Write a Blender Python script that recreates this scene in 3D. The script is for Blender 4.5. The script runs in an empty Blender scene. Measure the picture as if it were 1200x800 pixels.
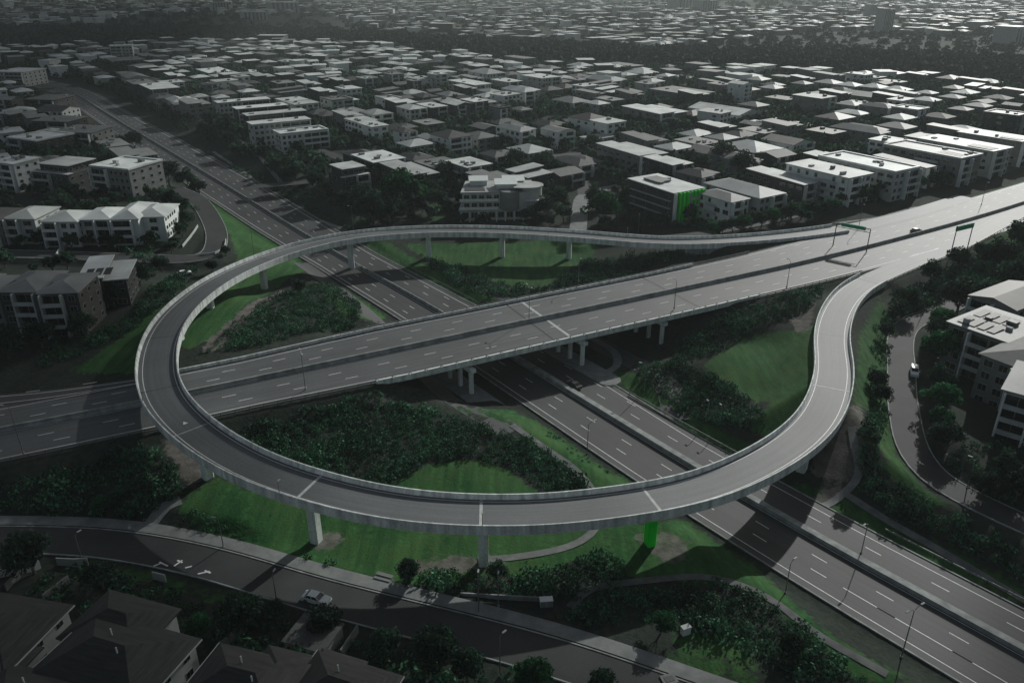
import bpy, math, random
import numpy as np
from math import radians, sin, cos, pi, sqrt
C = bpy.context.scene.collection
SC = bpy.context.scene
# ---------------------------------------------------------------- camera, world, sun, exposure
FPX, PITCH, CAMH = 933.0, radians(25.1), 95.0
cam = bpy.data.objects.new('camera', bpy.data.cameras.new('camera'))
C.objects.link(cam)
cam.location = (0, 0, CAMH)
cam.rotation_euler = (pi/2 - PITCH, 0, 0)
cam.data.sensor_width = 36.0
cam.data.lens = 36.0*FPX/1200.0
cam.data.clip_start = 1.0
cam.data.clip_end = 30000.0
SC.camera = cam
SUN_EL, SUN_AZ = radians(25.5), radians(32.5)      # azimuth from +y towards +x
w = bpy.data.worlds.new('World'); SC.world = w
w.use_nodes = True
nt = w.node_tree
sky = nt.nodes.new('ShaderNodeTexSky')
sky.sky_type = 'NISHITA'; sky.sun_disc = False
sky.sun_elevation = SUN_EL; sky.sun_rotation = SUN_AZ
sky.air_density = 1.0; sky.dust_density = 3.0; sky.ozone_density = 1.0
hsv = nt.nodes.new('ShaderNodeHueSaturation'); hsv.inputs['Saturation'].default_value = 0.6
nt.links.new(sky.outputs[0], hsv.inputs['Color'])
nt.links.new(hsv.outputs[0], nt.nodes['Background'].inputs['Color'])
nt.nodes['Background'].inputs['Strength'].default_value = 0.055
sl = bpy.data.lights.new('sun', 'SUN'); sl.energy = 4.0; sl.angle = radians(0.6); sl.color = (1.0, 1.0, 0.965)
sun = bpy.data.objects.new('sun', sl); C.objects.link(sun)
sun.rotation_euler = (pi/2 - SUN_EL, 0, pi - SUN_AZ)
sun.location = (200, 250, 300)
SC.view_settings.view_transform = 'Standard'
SC.view_settings.look = 'None'
SC.view_settings.exposure = -0.3
SC.view_settings.gamma = 1.0
try:
    SC.cycles.volume_step_rate = 5.0
    SC.cycles.volume_bounces = 0
    SC.cycles.max_bounces = 5
    SC.cycles.diffuse_bounces = 2
    SC.cycles.transparent_max_bounces = 6
except Exception: pass
rnd = random.Random(7)
rng = np.random.default_rng(11)

# ---------------------------------------------------------------- helpers
def at(px, py, z=0.0):
    """a point of the survey picture (1200 x 800) taken down to height z"""
    u = (px-600)/FPX; v = (py-400)/FPX
    c, s = cos(PITCH), sin(PITCH)
    d = (u, c-v*s, -s-v*c)
    t = (z-CAMH)/d[2]
    return np.array([d[0]*t, d[1]*t, z])
def mscale(x, y, z=5.0):
    """picture units per metre at a place"""
    return FPX/(y*cos(PITCH)-(z-CAMH)*sin(PITCH))

def tag(o, label=None, cat=None, group=None, kind=None):
    if label: o['label'] = label
    if cat: o['category'] = cat
    if group: o['group'] = group
    if kind: o['kind'] = kind
    return o
def empty(name, loc, rz=0.0, label=None, cat=None, group=None):
    o = bpy.data.objects.new(name, None); C.objects.link(o)
    o.location = tuple(loc); o.rotation_euler = (0, 0, rz)
    o.empty_display_size = 0.5
    return tag(o, label, cat, group)
def copy_tree(o, parent=None):
    c = o.copy(); C.objects.link(c); c.parent = parent
    for ch in list(o.children): copy_tree(ch, c)
    return c
def link(name, me, parent=None, loc=None, rz=None):
    o = bpy.data.objects.new(name, me); C.objects.link(o)
    if parent is not None: o.parent = parent
    if loc is not None: o.location = tuple(loc)
    if rz is not None: o.rotation_euler = (0, 0, rz)
    return o

class MB:
    """collects vertices and faces of one mesh"""
    def __init__(s): s.v = []; s.f = []; s.m = []; s.n = 0
    def add(s, V, F, m=0):
        b = s.n
        s.v.extend([tuple(map(float, p)) for p in V]); s.n += len(V)
        for f in F: s.f.append(tuple(b+i for i in f)); s.m.append(m)
    def box(s, x0, x1, y0, y1, z0, z1, m=0):
        V = [(x0,y0,z0),(x1,y0,z0),(x1,y1,z0),(x0,y1,z0),(x0,y0,z1),(x1,y0,z1),(x1,y1,z1),(x0,y1,z1)]
        s.add(V, [(0,3,2,1),(4,5,6,7),(0,1,5,4),(1,2,6,5),(2,3,7,6),(3,0,4,7)], m)
    def prism(s, poly, z0, z1, m=0, mt=None):
        n = len(poly)
        V = [(p[0],p[1],z0) for p in poly] + [(p[0],p[1],z1) for p in poly]
        s.add(V, [tuple(range(n-1,-1,-1))], m)
        b = s.n-2*n
        s.f.append(tuple(b+n+i for i in range(n))); s.m.append(m if mt is None else mt)
        for i in range(n):
            j = (i+1) % n
            s.f.append((b+i, b+j, b+n+j, b+n+i)); s.m.append(m)
    def tube(s, p0, p1, r0, r1=None, n=8, m=0, cap=True):
        if r1 is None: r1 = r0
        p0 = np.array(p0, float); p1 = np.array(p1, float)
        d = p1-p0; d /= (np.linalg.norm(d)+1e-9)
        a = np.array([1.,0,0]) if abs(d[0]) < .8 else np.array([0,1.,0])
        u = np.cross(d, a); u /= np.linalg.norm(u); v = np.cross(d, u)
        V = []
        for p, r in ((p0, r0), (p1, r1)):
            for k in range(n):
                t = 2*pi*k/n; V.append(p+(u*cos(t)+v*sin(t))*r)
        F = [(k, (k+1) % n, n+(k+1) % n, n+k) for k in range(n)]
        if cap: F += [tuple(range(n-1,-1,-1)), tuple(range(n, 2*n))]
        s.add(V, F, m)
    def build(s, name, mats, parent=None, loc=None, rz=None, smooth=False):
        me = bpy.data.meshes.new(name)
        me.from_pydata(s.v, [], s.f)
        if not isinstance(mats, (list, tuple)): mats = [mats]
        for m in mats: me.materials.append(m)
        if len(mats) > 1: me.polygons.foreach_set('material_index', s.m)
        if smooth: me.polygons.foreach_set('use_smooth', [True]*len(s.f))
        me.update()
        return link(name, me, parent, loc, rz)

def quads_mesh(name, V, mats, midx=None):
    """V: (n,4,3) array of separate quads"""
    n = len(V)
    me = bpy.data.meshes.new(name)
    me.vertices.add(n*4); me.vertices.foreach_set('co', np.ascontiguousarray(V, dtype=np.float32).reshape(-1))
    me.loops.add(n*4); me.loops.foreach_set('vertex_index', np.arange(n*4, dtype=np.int32))
    me.polygons.add(n); me.polygons.foreach_set('loop_start', np.arange(0, n*4, 4, dtype=np.int32))
    if not isinstance(mats, (list, tuple)): mats = [mats]
    for m in mats: me.materials.append(m)
    if midx is not None: me.polygons.foreach_set('material_index', np.asarray(midx, dtype=np.int32))
    me.update(); me.validate()
    return me
def grid_mesh(name, X, mat, uv=None, smooth=False):
    """X: (a,b,3) sheet of points"""
    a, b = X.shape[:2]
    me = bpy.data.meshes.new(name)
    me.vertices.add(a*b); me.vertices.foreach_set('co', np.ascontiguousarray(X, dtype=np.float32).reshape(-1))
    i = np.arange(a-1)[:, None]*b + np.arange(b-1)[None, :]
    F = np.stack([i, i+1, i+b+1, i+b], -1).reshape(-1, 4).astype(np.int32)
    n = len(F)
    me.loops.add(n*4); me.loops.foreach_set('vertex_index', F.reshape(-1))
    me.polygons.add(n); me.polygons.foreach_set('loop_start', np.arange(0, n*4, 4, dtype=np.int32))
    if smooth: me.polygons.foreach_set('use_smooth', [True]*n)
    me.materials.append(mat)
    me.update()
    if uv is not None:
        l = me.uv_layers.new(name='UVMap')
        l.data.foreach_set('uv', np.ascontiguousarray(uv.reshape(-1, 2)[F.reshape(-1)], dtype=np.float32).reshape(-1))
    return me

# ---------------------------------------------------------------- materials
MATS = {}
def mat(name, col, rough=0.8, var=0.25, scale=0.3, detail=4, metal=0.0, streak=None, rnd_amt=0.0, island=0.0, bump=0.0, spec=0.3, col2=None, fine=0.0, uvstreak=0.0, trans=0.0):
    m = bpy.data.materials.new(name); m.use_nodes = True
    t = m.node_tree; b = t.nodes['Principled BSDF']
    b.inputs['Roughness'].default_value = rough
    b.inputs['Metallic'].default_value = metal
    b.inputs['Specular IOR Level'].default_value = spec
    tc = t.nodes.new('ShaderNodeTexCoord')
    geo = t.nodes.new('ShaderNodeNewGeometry')
    n = t.nodes.new('ShaderNodeTexNoise'); n.inputs['Scale'].default_value = scale; n.inputs['Detail'].default_value = detail
    src = geo.outputs['Position']
    if streak:
        mp = t.nodes.new('ShaderNodeMapping'); mp.inputs['Scale'].default_value = streak
        t.links.new(src, mp.inputs['Vector']); t.links.new(mp.outputs[0], n.inputs['Vector'])
    else: t.links.new(src, n.inputs['Vector'])
    mix = t.nodes.new('ShaderNodeMix'); mix.data_type = 'RGBA'
    c2 = col2 if col2 else tuple(min(1, c*(1+var)) for c in col)
    c1 = col if col2 else tuple(c*(1-var) for c in col)
    mix.inputs[6].default_value = (*c1, 1); mix.inputs[7].default_value = (*c2, 1)
    ramp = t.nodes.new('ShaderNodeMapRange'); ramp.inputs[1].default_value = .3; ramp.inputs[2].default_value = .7
    t.links.new(n.outputs['Fac'], ramp.inputs[0]); t.links.new(ramp.outputs[0], mix.inputs[0])
    out = mix.outputs[2]
    def mult(out, valsock, lo, hi):
        r = t.nodes.new('ShaderNodeMapRange'); r.inputs[3].default_value = lo; r.inputs[4].default_value = hi
        t.links.new(valsock, r.inputs[0])
        mm = t.nodes.new('ShaderNodeMix'); mm.data_type = 'RGBA'; mm.blend_type = 'MULTIPLY'; mm.inputs[0].default_value = 1.0
        cc = t.nodes.new('ShaderNodeCombineColor')
        for k in range(3): t.links.new(r.outputs[0], cc.inputs[k])
        t.links.new(out, mm.inputs[6]); t.links.new(cc.outputs[0], mm.inputs[7])
        return mm.outputs[2]
    if rnd_amt:
        oi = t.nodes.new('ShaderNodeObjectInfo'); out = mult(out, oi.outputs['Random'], 1-rnd_amt, 1+rnd_amt)
    if island:
        out = mult(out, geo.outputs['Random Per Island'], 1-island, 1+island)
    if fine:
        n2 = t.nodes.new('ShaderNodeTexNoise'); n2.inputs['Scale'].default_value = 2.5; n2.inputs['Detail'].default_value = 6
        t.links.new(src, n2.inputs['Vector']); out = mult(out, n2.outputs['Fac'], 1-fine, 1+fine)
    if uvstreak:
        mp = t.nodes.new('ShaderNodeMapping'); mp.inputs['Scale'].default_value = (1.1, 0.012, 1)
        t.links.new(tc.outputs['UV'], mp.inputs['Vector'])
        n3 = t.nodes.new('ShaderNodeTexNoise'); n3.inputs['Scale'].default_value = 1.0; n3.inputs['Detail'].default_value = 5; n3.inputs['Roughness'].default_value = .7
        t.links.new(mp.outputs[0], n3.inputs['Vector'])
        out = mult(out, n3.outputs['Fac'], 1-uvstreak, 1+uvstreak)
    t.links.new(out, b.inputs['Base Color'])
    if bump:
        bp = t.nodes.new('ShaderNodeBump'); bp.inputs['Strength'].default_value = bump; bp.inputs['Distance'].default_value = .2
        nb = t.nodes.new('ShaderNodeTexNoise'); nb.inputs['Scale'].default_value = 3.0; nb.inputs['Detail'].default_value = 5
        t.links.new(src, nb.inputs['Vector']); t.links.new(nb.outputs['Fac'], bp.inputs['Height']); t.links.new(bp.outputs[0], b.inputs['Normal'])
    if trans:
        tr = t.nodes.new('ShaderNodeBsdfTranslucent'); t.links.new(out, tr.inputs['Color'])
        ms = t.nodes.new('ShaderNodeMixShader'); ms.inputs[0].default_value = trans
        t.links.new(b.outputs[0], ms.inputs[1]); t.links.new(tr.outputs[0], ms.inputs[2])
        t.links.new(ms.outputs[0], t.nodes['Material Output'].inputs['Surface'])
    MATS[name] = m
    return m
G = lambda v, t=0.0: (v*(1-.07-t), v, v*(1-.035+t))
M_asph  = mat('asphalt motorway', (lambda v: (v*.90, v*.985, v))(.095), .66, .22, .05, uvstreak=.6, fine=.25, spec=.45)
M_asphd = mat('asphalt dark', (lambda v: (v*.90, v*.985, v))(.050), .7, .28, .05, uvstreak=.6, fine=.25, spec=.4)
M_asphl = mat('asphalt ramp', (lambda v: (v*.90, v*.985, v))(.125), .66, .16, .06, uvstreak=.5, fine=.22, spec=.45)
M_street= mat('asphalt street', (lambda v: (v*.90, v*.985, v))(.045), .8, .25, .12, fine=.25)
M_paint = mat('road paint', (.75,.76,.75), .6, .15, 1.0, fine=.2)
M_conc  = mat('concrete', G(.70), .8, .34, 1.0, streak=(.8,.8,.10), fine=.35)
M_concd = mat('concrete weathered', G(.30), .85, .35, 1.0, streak=(.5,.5,.15), fine=.2)
M_path  = mat('concrete path', G(.21), .85, .2, .5, fine=.15)
M_steel = mat('galvanised steel', G(.22), .55, .1, 1., metal=.3)
M_dsteel= mat('dark steel', G(.06), .5, .1, 1.)
M_green = mat('bright green paint', (.008,.88,.035), .55, .2, 1.2, streak=(.8,.8,.15))
M_sign  = mat('green sign', (.015,.40,.19), .5, .1, 1.)
M_lens  = mat('lamp lens', (.8,.8,.8), .3, .05, 1.)
M_joint = mat('joint filler', G(.5), .7, .2, 1.)
M_seal = mat('joint seal', G(.03), .7, .2, 1.)

# ---------------------------------------------------------------- paths
def catmull(P, step=3.0):
    P = np.array(P, float)
    Q = np.vstack([2*P[0]-P[1], P, 2*P[-1]-P[-2]])
    out = []
    for i in range(1, len(Q)-2):
        a, b, c, d = Q[i-1], Q[i], Q[i+1], Q[i+2]
        n = max(2, int(np.linalg.norm(c[:2]-b[:2])/step))
        t = (np.arange(n)/n)[:, None]
        out.append(.5*((2*b)+(-a+c)*t+(2*a-5*b+4*c-d)*t*t+(-a+3*b-3*c+d)*t**3))
    out.append(Q[-2][None])
    return np.vstack(out)
def smooth(P, it=3):
    P = P.copy()
    for _ in range(it): P[1:-1] = .25*P[:-2]+.5*P[1:-1]+.25*P[2:]
    return P
def frame(P):
    d = np.gradient(P[:, :2], axis=0); d /= np.linalg.norm(d, axis=1)[:, None]
    s = np.concatenate([[0], np.cumsum(np.linalg.norm(np.diff(P[:, :2], axis=0), axis=1))])
    return d, np.stack([-d[:, 1], d[:, 0]], 1), s      # tangent, left normal, arc length
def offset(P, o, dz=0.0):
    """o metres to the left"""
    _, n, _ = frame(P)
    o = np.broadcast_to(np.asarray(o, float), (len(P),))
    Q = P.copy(); Q[:, :2] += n*o[:, None]; Q[:, 2] += dz
    return Q
def nearest(P, xy):
    i = int(np.argmin(np.hypot(P[:, 0]-xy[0], P[:, 1]-xy[1])))
    return i
def interp_at(P, knots):
    """knots: list of ((x,y), value) placed along P -> value per vertex"""
    _, _, s = frame(P)
    ks = sorted((s[nearest(P, k)], v) for k, v in knots)
    return np.interp(s, [k[0] for k in ks], [k[1] for k in ks])

# motorway median line, west to east
MW = smooth(catmull([(-330,38,8.5),(-260,72,8.5),(-200,98,8.5),(-105,141,8.5),(-72,157,8.5),(-41,173,8.5),(5,197,8.5),(51,221,8.5),(103,249,8.5),(163,286,8.5),(210,318,8.5),(275,366,8.5),(360,440,8.5),(470,545,8.5)], 4), 6)
mw_far = interp_at(MW, [((-330,38),12),((-105,141),12),((-60,162),12.3),((-30,178),14.5),((51,221),14.6),((80,237),15.6),((103,249),16.8),((163,286),17),((360,440),17)])
mw_near = interp_at(MW, [((-330,38),12.6),((-60,162),12.8),((-30,178),14.4),((51,221),14.6),((103,249),14.6),((360,440),15)])
# lower road median line, north west to south east
LR = smooth(catmull([(-620,900,0),(-470,790,0),(-378,705,0),(-300,600,0),(-255,538,0),(-206,472,0),(-140,382,0),(-92,316,0),(-59,271.5,0),(-24.5,227,0),(0,193.5,0),(33.5,147,0),(46,130.5,0),(61,111.5,0),(79,90,0),(130,29,0),(180,-30,0)], 4), 5)
lr_w = interp_at(LR, [((-620,900),12),((-255,538),12),((-140,382),14),((-92,316),13.2),((-59,272),11.8),((0,194),12.8),((46,130),13.2),((180,-30),13.6)])   # south west side (right of travel)
lr_e = interp_at(LR, [((-620,900),14),((-255,538),14.5),((-140,382),15),((-92,316),13.2),((-59,272),11.6),((-24,227),11.6),((0,194),12.6),((33,147),9.8),((60,111),9.6),((180,-30),9.6)])
# loop ramp centre line, from the merge in the east round clockwise to the merge in the north
LOOP_K = [(215,318,8.5),(190,296,8.5),(153,262.5,8.5),(131,246,8.5),(111,229.5,8.7),(100,218,8.9),(91.3,205,9.1),(85.6,194,9.3),(80.6,182,9.5),(75.8,167,10),(70.2,154,10.3),(63.3,142,10.5),(54.5,131.8,10.8),(44.5,123.5,11),(34.8,117.3,11.2),(25,113.4,11.5),(16,111,11.8),(6,109,12),(-5,108.1,12.5),(-15.5,108.4,13),(-26.6,110.8,13.3),(-40.5,116,14),(-49.5,121.4,14.2),(-57.3,127.5,14.3),(-64,134,14.5),(-70.2,141.3,14.6),(-75.7,150.4,14.6),(-80.6,161.9,14.5),(-84.6,175,14.2),(-86.8,191,13.9),(-85.6,212,13.2),(-80.5,231,12.3),(-70.5,249.5,11.5),(-54,265,10.9),(-30,274,10),(-3.4,275,9.5),(25,270.5,9.2),(42,266,9.1),(60,264,9),(87,269,8.7),(120,281,8.52),(150,298,8.52),(190,327,8.52)]
LP = smooth(catmull(LOOP_K, 2.5), 8)
LHW = 4.35
BOT = smooth(catmull([(-190,110,3.5),(-140,113.5,3.5),(-105,113,3.4),(-86,113,3.3),(-72,112.2,3.2),(-58,109.2,3),(-47,105.6,3),(-34,100.6,2.8),(-15,94.2,2.8),(0,89.4,2.6),(12,84.8,2.4),(30,76.5,2.2),(60,62.5,2),(110,37,2)], 3), 4)
RST = smooth(catmull([(134,222,4),(124,214,4),(115,208.5,4),(109.5,203,4),(103.5,192,4),(97.8,178,4),(92,165,4),(87.4,152.5,4),(84,142.5,4),(83,134.5,4),(84,128.5,4),(88,122.5,4),(93,116,4),(104,106,4),(125,92,4)], 3), 3)
ULS = smooth(catmull([(-260,262,7.5),(-190,258,7.5),(-157,256,7.4),(-125,253,7.3),(-109,252,7.1),(-103,259,6.6),(-109,283,6.2),(-124,315,6),(-136,335,6),(-150,350,6)], 3), 3)
FRT = smooth(catmull([(20,290,2.5),(59,283,5),(87,287,8),(112,302,8.4),(136,317,8.4),(181,343,8.4),(236,377,8.4),(330,455,8.4)], 3), 3)
SUB = [
 [(24,285,2.5),(26,302,2.5),(29,330,2.8),(33,352,3),(50,367,3),(75,383,3),(110,400,3.5)],
 [(-90,440,4),(-40,450,3.5),(18,433,3),(60,455,3),(91,477,3),(140,505,3)],
 [(18,433,3),(33,400,3),(33,352,3)],
 [(-60,380,4),(-150,500,5),(-200,575,5)],
 [(-20,520,4),(40,540,4),(120,580,4),(230,640,4)],
 [(110,400,3.5),(170,432,3.5),(240,475,4),(330,540,4)],
 [(-118,358,5),(-90,372,4.5),(-75,392,4),(-90,440,4)],
]
SUB = [smooth(catmull(s, 5), 2) for s in SUB]

# ---------------------------------------------------------------- terrain heights
CTRL = np.array([(-5,105,2),(24,110,2),(-34,112,2.2),(-60,112,3.5),(-52,123,4.5),(-90,125,6),(-150,140,8),(-110,185,8.3),(-108,215,8),(-86,209,7.5),(-95,240,5),(-78,238,3),(-59,263,.8),(-60,190,6.5),(-45,205,4),
 (-30,274,.2),(-4,273,.2),(20,275,.6),(0,250,.4),(30,250,2),(60,262,6),(90,275,8.2),(130,300,8.3),(180,335,8.3),(70,280,4),(-60,165,8.2),(-40,150,5.5),(-20,140,3.5),(-10,125,2),(10,130,1.2),(-70,140,7),(-50,135,5),
 (40,165,.5),(58,165,2.5),(70,170,4.2),(62,190,4),(62,133,6.5),(68,137,7),(75,146,7.5),(72,205,7),(85,215,8.3),(90,180,7.5),(85,165,6.5),(78,150,7),(100,215,6),(120,235,6),(150,245,6.5),(200,275,7),(110,175,3.6),(120,130,3.5),(130,190,3.6),(68,126,4),(50,118,1),
 (0,60,2.4),(-60,80,3.4),(60,60,1.5),(-140,95,4),(-110,125,6.5),(-130,300,6.5),(-200,400,6),(0,350,2.6),(40,300,2.4),(100,350,6),(160,370,7.5),(220,400,8),(300,450,8),(-300,600,5),(0,600,4),(300,600,5),(0,1000,4),
 (-100,340,5),(-60,330,2.2),(-80,400,3.5),(600,600,6),(-600,600,6),(0,450,3),(150,500,4),(-250,250,7.5),(-400,200,8),(400,300,8),(200,150,4),(-95,205,8.2)], float)
def seg_dist(X, Y, P):
    """distance to polyline, signed side (+ left), z and vertex value index (float)"""
    best = np.full(X.shape, 1e9); idx = np.zeros(X.shape); side = np.zeros(X.shape)
    for i in range(len(P)-1):
        ax, ay = P[i, :2]; dx, dy = P[i+1, :2]-P[i, :2]; L2 = dx*dx+dy*dy
        t = np.clip(((X-ax)*dx+(Y-ay)*dy)/L2, 0, 1)
        ex = X-(ax+t*dx); ey = Y-(ay+t*dy); d = np.hypot(ex, ey)
        m = d < best
        best = np.where(m, d, best); idx = np.where(m, i+t, idx); side = np.where(m, np.sign(dx*ey-dy*ex), side)
    return best, side, idx
def vals(arr, idx): return np.interp(idx.ravel(), np.arange(len(arr)), arr).reshape(idx.shape)
DEC = slice(None, None, 3)
def ground_z(X, Y):
    X = np.asarray(X, float); Y = np.asarray(Y, float)
    num = np.zeros(X.shape); den = np.zeros(X.shape)
    for cx, cy, cz in CTRL:
        wgt = 1.0/((X-cx)**2+(Y-cy)**2+30.0)**1.7
        num += wgt*cz; den += wgt
    z = num/den
    def corridor(z, P, hl, hr, slope, drop=.14, endcut=True, ends=None, fillonly=False):
        P2 = P[DEC]; d, s, i = seg_dist(X, Y, P2)
        hw = np.where(s > 0, vals(np.broadcast_to(hl, (len(P),))[DEC], i), vals(np.broadcast_to(hr, (len(P),))[DEC], i))
        zr = vals(P2[:, 2], i)-drop
        e = np.maximum(d-hw, 0)*slope
        zz = np.clip(z, zr-e, zr+e)
        return zz
    west = MW[MW[:, 0] < -33]; east = MW[MW[:, 0] > 60]
    k1 = MW[:, 0] < -33; k2 = MW[:, 0] > 60
    z = corridor(z, west, mw_far[k1]+1.2, mw_near[k1]+1.2, .55)
    z = corridor(z, east, mw_far[k2]+1.2, mw_near[k2]+1.2, .55)
    n = len(LP); lz = LP.copy()
    q0, q1 = nearest(LP, (111, 229.5)), nearest(LP, (68, 150)); z = corridor(z, lz[q0:q1+1], LHW+.6, LHW+.6, .62, drop=1.15)
    a = lz[:nearest(LP, (111, 229.5))+1]; z = corridor(z, a, LHW+.9, LHW+.9, .55)
    b = lz[nearest(LP, (75, 266)):]; z = corridor(z, b, LHW+.9, LHW+.9, .6)
    for S, hw in ((BOT, 7.5), (RST, 4.6), (ULS, 4.5), (FRT, 3.5)): z = corridor(z, S, hw, hw, .6, .12)
    for S in SUB: z = corridor(z, S, 4.5, 4.5, .5, .12)
    fw = np.clip((LR[:, 1]-345)*.05, 0, 16); z = corridor(z, LR, lr_e+2.5+fw, lr_w+2.5+fw, .42, .14)
    # the flat floor under the motorway bridge
    d, s, i = seg_dist(X, Y, LR[DEC]); dm, sm, im = seg_dist(X, Y, MW[DEC])
    under = np.clip((32-dm)/14, 0, 1)
    lim = np.where(s > 0, np.maximum(d-36, 0)*.36, np.maximum(d-24, 0)*.5)-.1
    z = np.where((dm < 32), z+(np.minimum(z, lim)-z)*under, z)
    return z
GRID = {}
def setup_grid():
    def axis(lo, hi, step, far_lo, far_hi):
        c = list(np.arange(lo, hi+.01, step)); s = step; v = hi
        while v < far_hi: s *= 1.075; v += s; c.append(v)
        s = step; v = lo
        while v > far_lo: s *= 1.1; v -= s; c.insert(0, v)
        return np.array(c)
    gx = axis(-170, 230, 1.25, -9000, 9000); gy = axis(68, 345, 1.25, -600, 12000)
    X, Y = np.meshgrid(gx, gy)
    Z = ground_z(X, Y)
    GRID.update(gx=gx, gy=gy, X=X, Y=Y, Z=Z)
setup_grid()
def gz(x, y):
    gx, gy, Z = GRID['gx'], GRID['gy'], GRID['Z']
    x = np.asarray(x, float); y = np.asarray(y, float)
    i = np.clip(np.searchsorted(gx, x)-1, 0, len(gx)-2); j = np.clip(np.searchsorted(gy, y)-1, 0, len(gy)-2)
    u = (x-gx[i])/(gx[i+1]-gx[i]); v = (y-gy[j])/(gy[j+1]-gy[j])
    return Z[j, i]*(1-u)*(1-v)+Z[j, i+1]*u*(1-v)+Z[j+1, i]*(1-u)*v+Z[j+1, i+1]*u*v
def on_ground(px, py):
    """picture point -> point on the terrain"""
    z = 4.0
    for _ in range(25):
        p = at(px, py, z); z = .5*z+.5*float(gz(p[0], p[1]))
    p = at(px, py, z); p[2] = float(gz(p[0], p[1]))
    return p
def gpoly(pts): return np.array([on_ground(*p)[:2] for p in pts])
def inside(X, Y, poly):
    r = np.zeros(X.shape, bool); n = len(poly); j = n-1
    for i in range(n):
        xi, yi = poly[i]; xj, yj = poly[j]
        c = ((yi > Y) != (yj > Y)) & (X < (xj-xi)*(Y-yi)/((yj-yi)+1e-12)+xi)
        r ^= c; j = i
    return r
# ---------------------------------------------------------------- ground sheet
LAWNS = [
 ([(225,228),(258,230),(300,262),(338,284),(362,318),(322,338),(262,388),(222,410),(205,400),(215,360),(240,345),(280,304),(262,262)], 1),
 ([(75,438),(118,412),(150,388),(168,372),(200,350),(170,400),(160,440)], .8),
 ([(470,285),(705,276),(695,300),(640,336),(600,336),(545,318),(500,305)], .75),
 ([(535,308),(570,300),(655,303),(650,320),(580,324),(556,320)], 1.0),
 ([(425,285),(455,283),(505,312),(585,352),(560,356),(500,332)], .9),
 ([(395,332),(452,370),(440,378),(400,372),(380,345)], .9),
 ([(535,478),(600,480),(645,503),(695,540),(745,568),(700,578),(650,532),(600,498)], 1),
 ([(450,574),(490,548),(540,538),(590,546),(640,585),(560,590),(500,590)], 1),
 ([(205,590),(255,558),(300,576),(400,600),(560,615),(700,605),(770,615),(800,606),(885,668),(830,682),(740,675),(680,655),(640,672),(560,678),(480,684),(400,676),(330,652),(280,644),(228,615)], .95),
 ([(825,428),(880,392),(960,380),(965,430),(950,470),(905,515),(875,507),(905,470),(850,448)], 1),
 ([(700,430),(745,436),(800,482),(860,512),(885,525),(862,532),(800,503)], .9),
 ([(1005,395),(1030,345),(1050,380),(1034,430),(1024,470),(1005,500),(985,528),(1000,470)], .75),
 ([(1033,410),(1044,420),(1041,500),(1050,530),(1080,570),(1125,600),(1085,592),(1045,560),(1028,520),(1026,470)], 1),
 ([(905,555),(980,580),(1100,635),(1210,690),(1210,712),(1100,665),(950,592)], .8),
 ([(780,605),(885,662),(965,735),(1080,805),(1010,805),(900,705),(800,655)], .8),
 ([(790,735),(895,745),(890,810),(770,810)], .6),
 ([(95,652),(180,668),(290,702),(280,716),(180,688),(100,668)], .6),
 ([(1078,251),(1210,208),(1210,222),(1100,252)], .9),
 ([(1145,290),(1210,255),(1210,280),(1165,300)], .9),
 ([(168,268),(190,252),(206,275),(188,292)], .8),
 ([(500,240),(540,232),(545,262),(500,262)], .5),
 ([(400,690),(500,715),(560,735),(540,742),(400,705)], .5),
]
SOILS = [
 [(190,500),(232,522),(245,562),(222,572),(195,525)], [(366,628),(400,622),(402,640),(372,646)], [(470,655),(600,652),(590,668),(470,672)],
 [(745,628),(785,622),(812,640),(800,660),(770,655)], [(950,540),(985,500),(1004,500),(1004,566),(955,560)], [(925,352),(958,340),(948,388),(930,388)],
 [(600,468),(690,470),(700,480),(640,485)], [(232,410),(330,338),(340,344),(250,415)], [(930,590),(985,560),(990,575),(960,600)],
 [(415,470),(440,458),(470,470),(440,478)], [(990,480),(1010,470),(1014,560),(998,560)],
]
def paint(polys, X, Y):
    Wt = np.zeros(X.shape)
    for p, v in polys:
        Wt = np.maximum(Wt, inside(X, Y, gpoly(p))*v)
    for _ in range(2):
        Wt[1:-1, 1:-1] = (Wt[1:-1, 1:-1]*2+Wt[:-2, 1:-1]+Wt[2:, 1:-1]+Wt[1:-1, :-2]+Wt[1:-1, 2:])/6
    return Wt
X, Y, Z = GRID['X'], GRID['Y'], GRID['Z']
lawn = paint(LAWNS, X, Y); soil = paint([(p, 1) for p in SOILS], X, Y)
bumpy = Z+np.where(np.hypot(X, Y-180) < 500, .04*np.sin(X*.9+np.sin(Y*.7))*np.sin(Y*.8+1.3*np.sin(X*.31)), 0)
gm = bpy.data.materials.new('ground'); gm.use_nodes = True
t = gm.node_tree; b = t.nodes['Principled BSDF']; b.inputs['Roughness'].default_value = .95; b.inputs['Specular IOR Level'].default_value = .1
def N(kind, **kw):
    n = t.nodes.new(kind)
    for k, v in kw.items(): n.inputs[k].default_value = v
    return n
geo = N('ShaderNodeNewGeometry')
def noise(scale, detail=5, mp=None):
    n = N('ShaderNodeTexNoise', Scale=scale, Detail=detail)
    if mp:
        q = N('ShaderNodeMapping'); q.inputs['Scale'].default_value = mp[:3]; q.inputs['Rotation'].default_value = (0, 0, mp[3])
        t.links.new(geo.outputs['Position'], q.inputs['Vector']); t.links.new(q.outputs[0], n.inputs['Vector'])
    else: t.links.new(geo.outputs['Position'], n.inputs['Vector'])
    r = N('ShaderNodeMapRange'); r.inputs[1].default_value = .32; r.inputs[2].default_value = .68
    t.links.new(n.outputs['Fac'], r.inputs[0]); return r.outputs[0]
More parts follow.
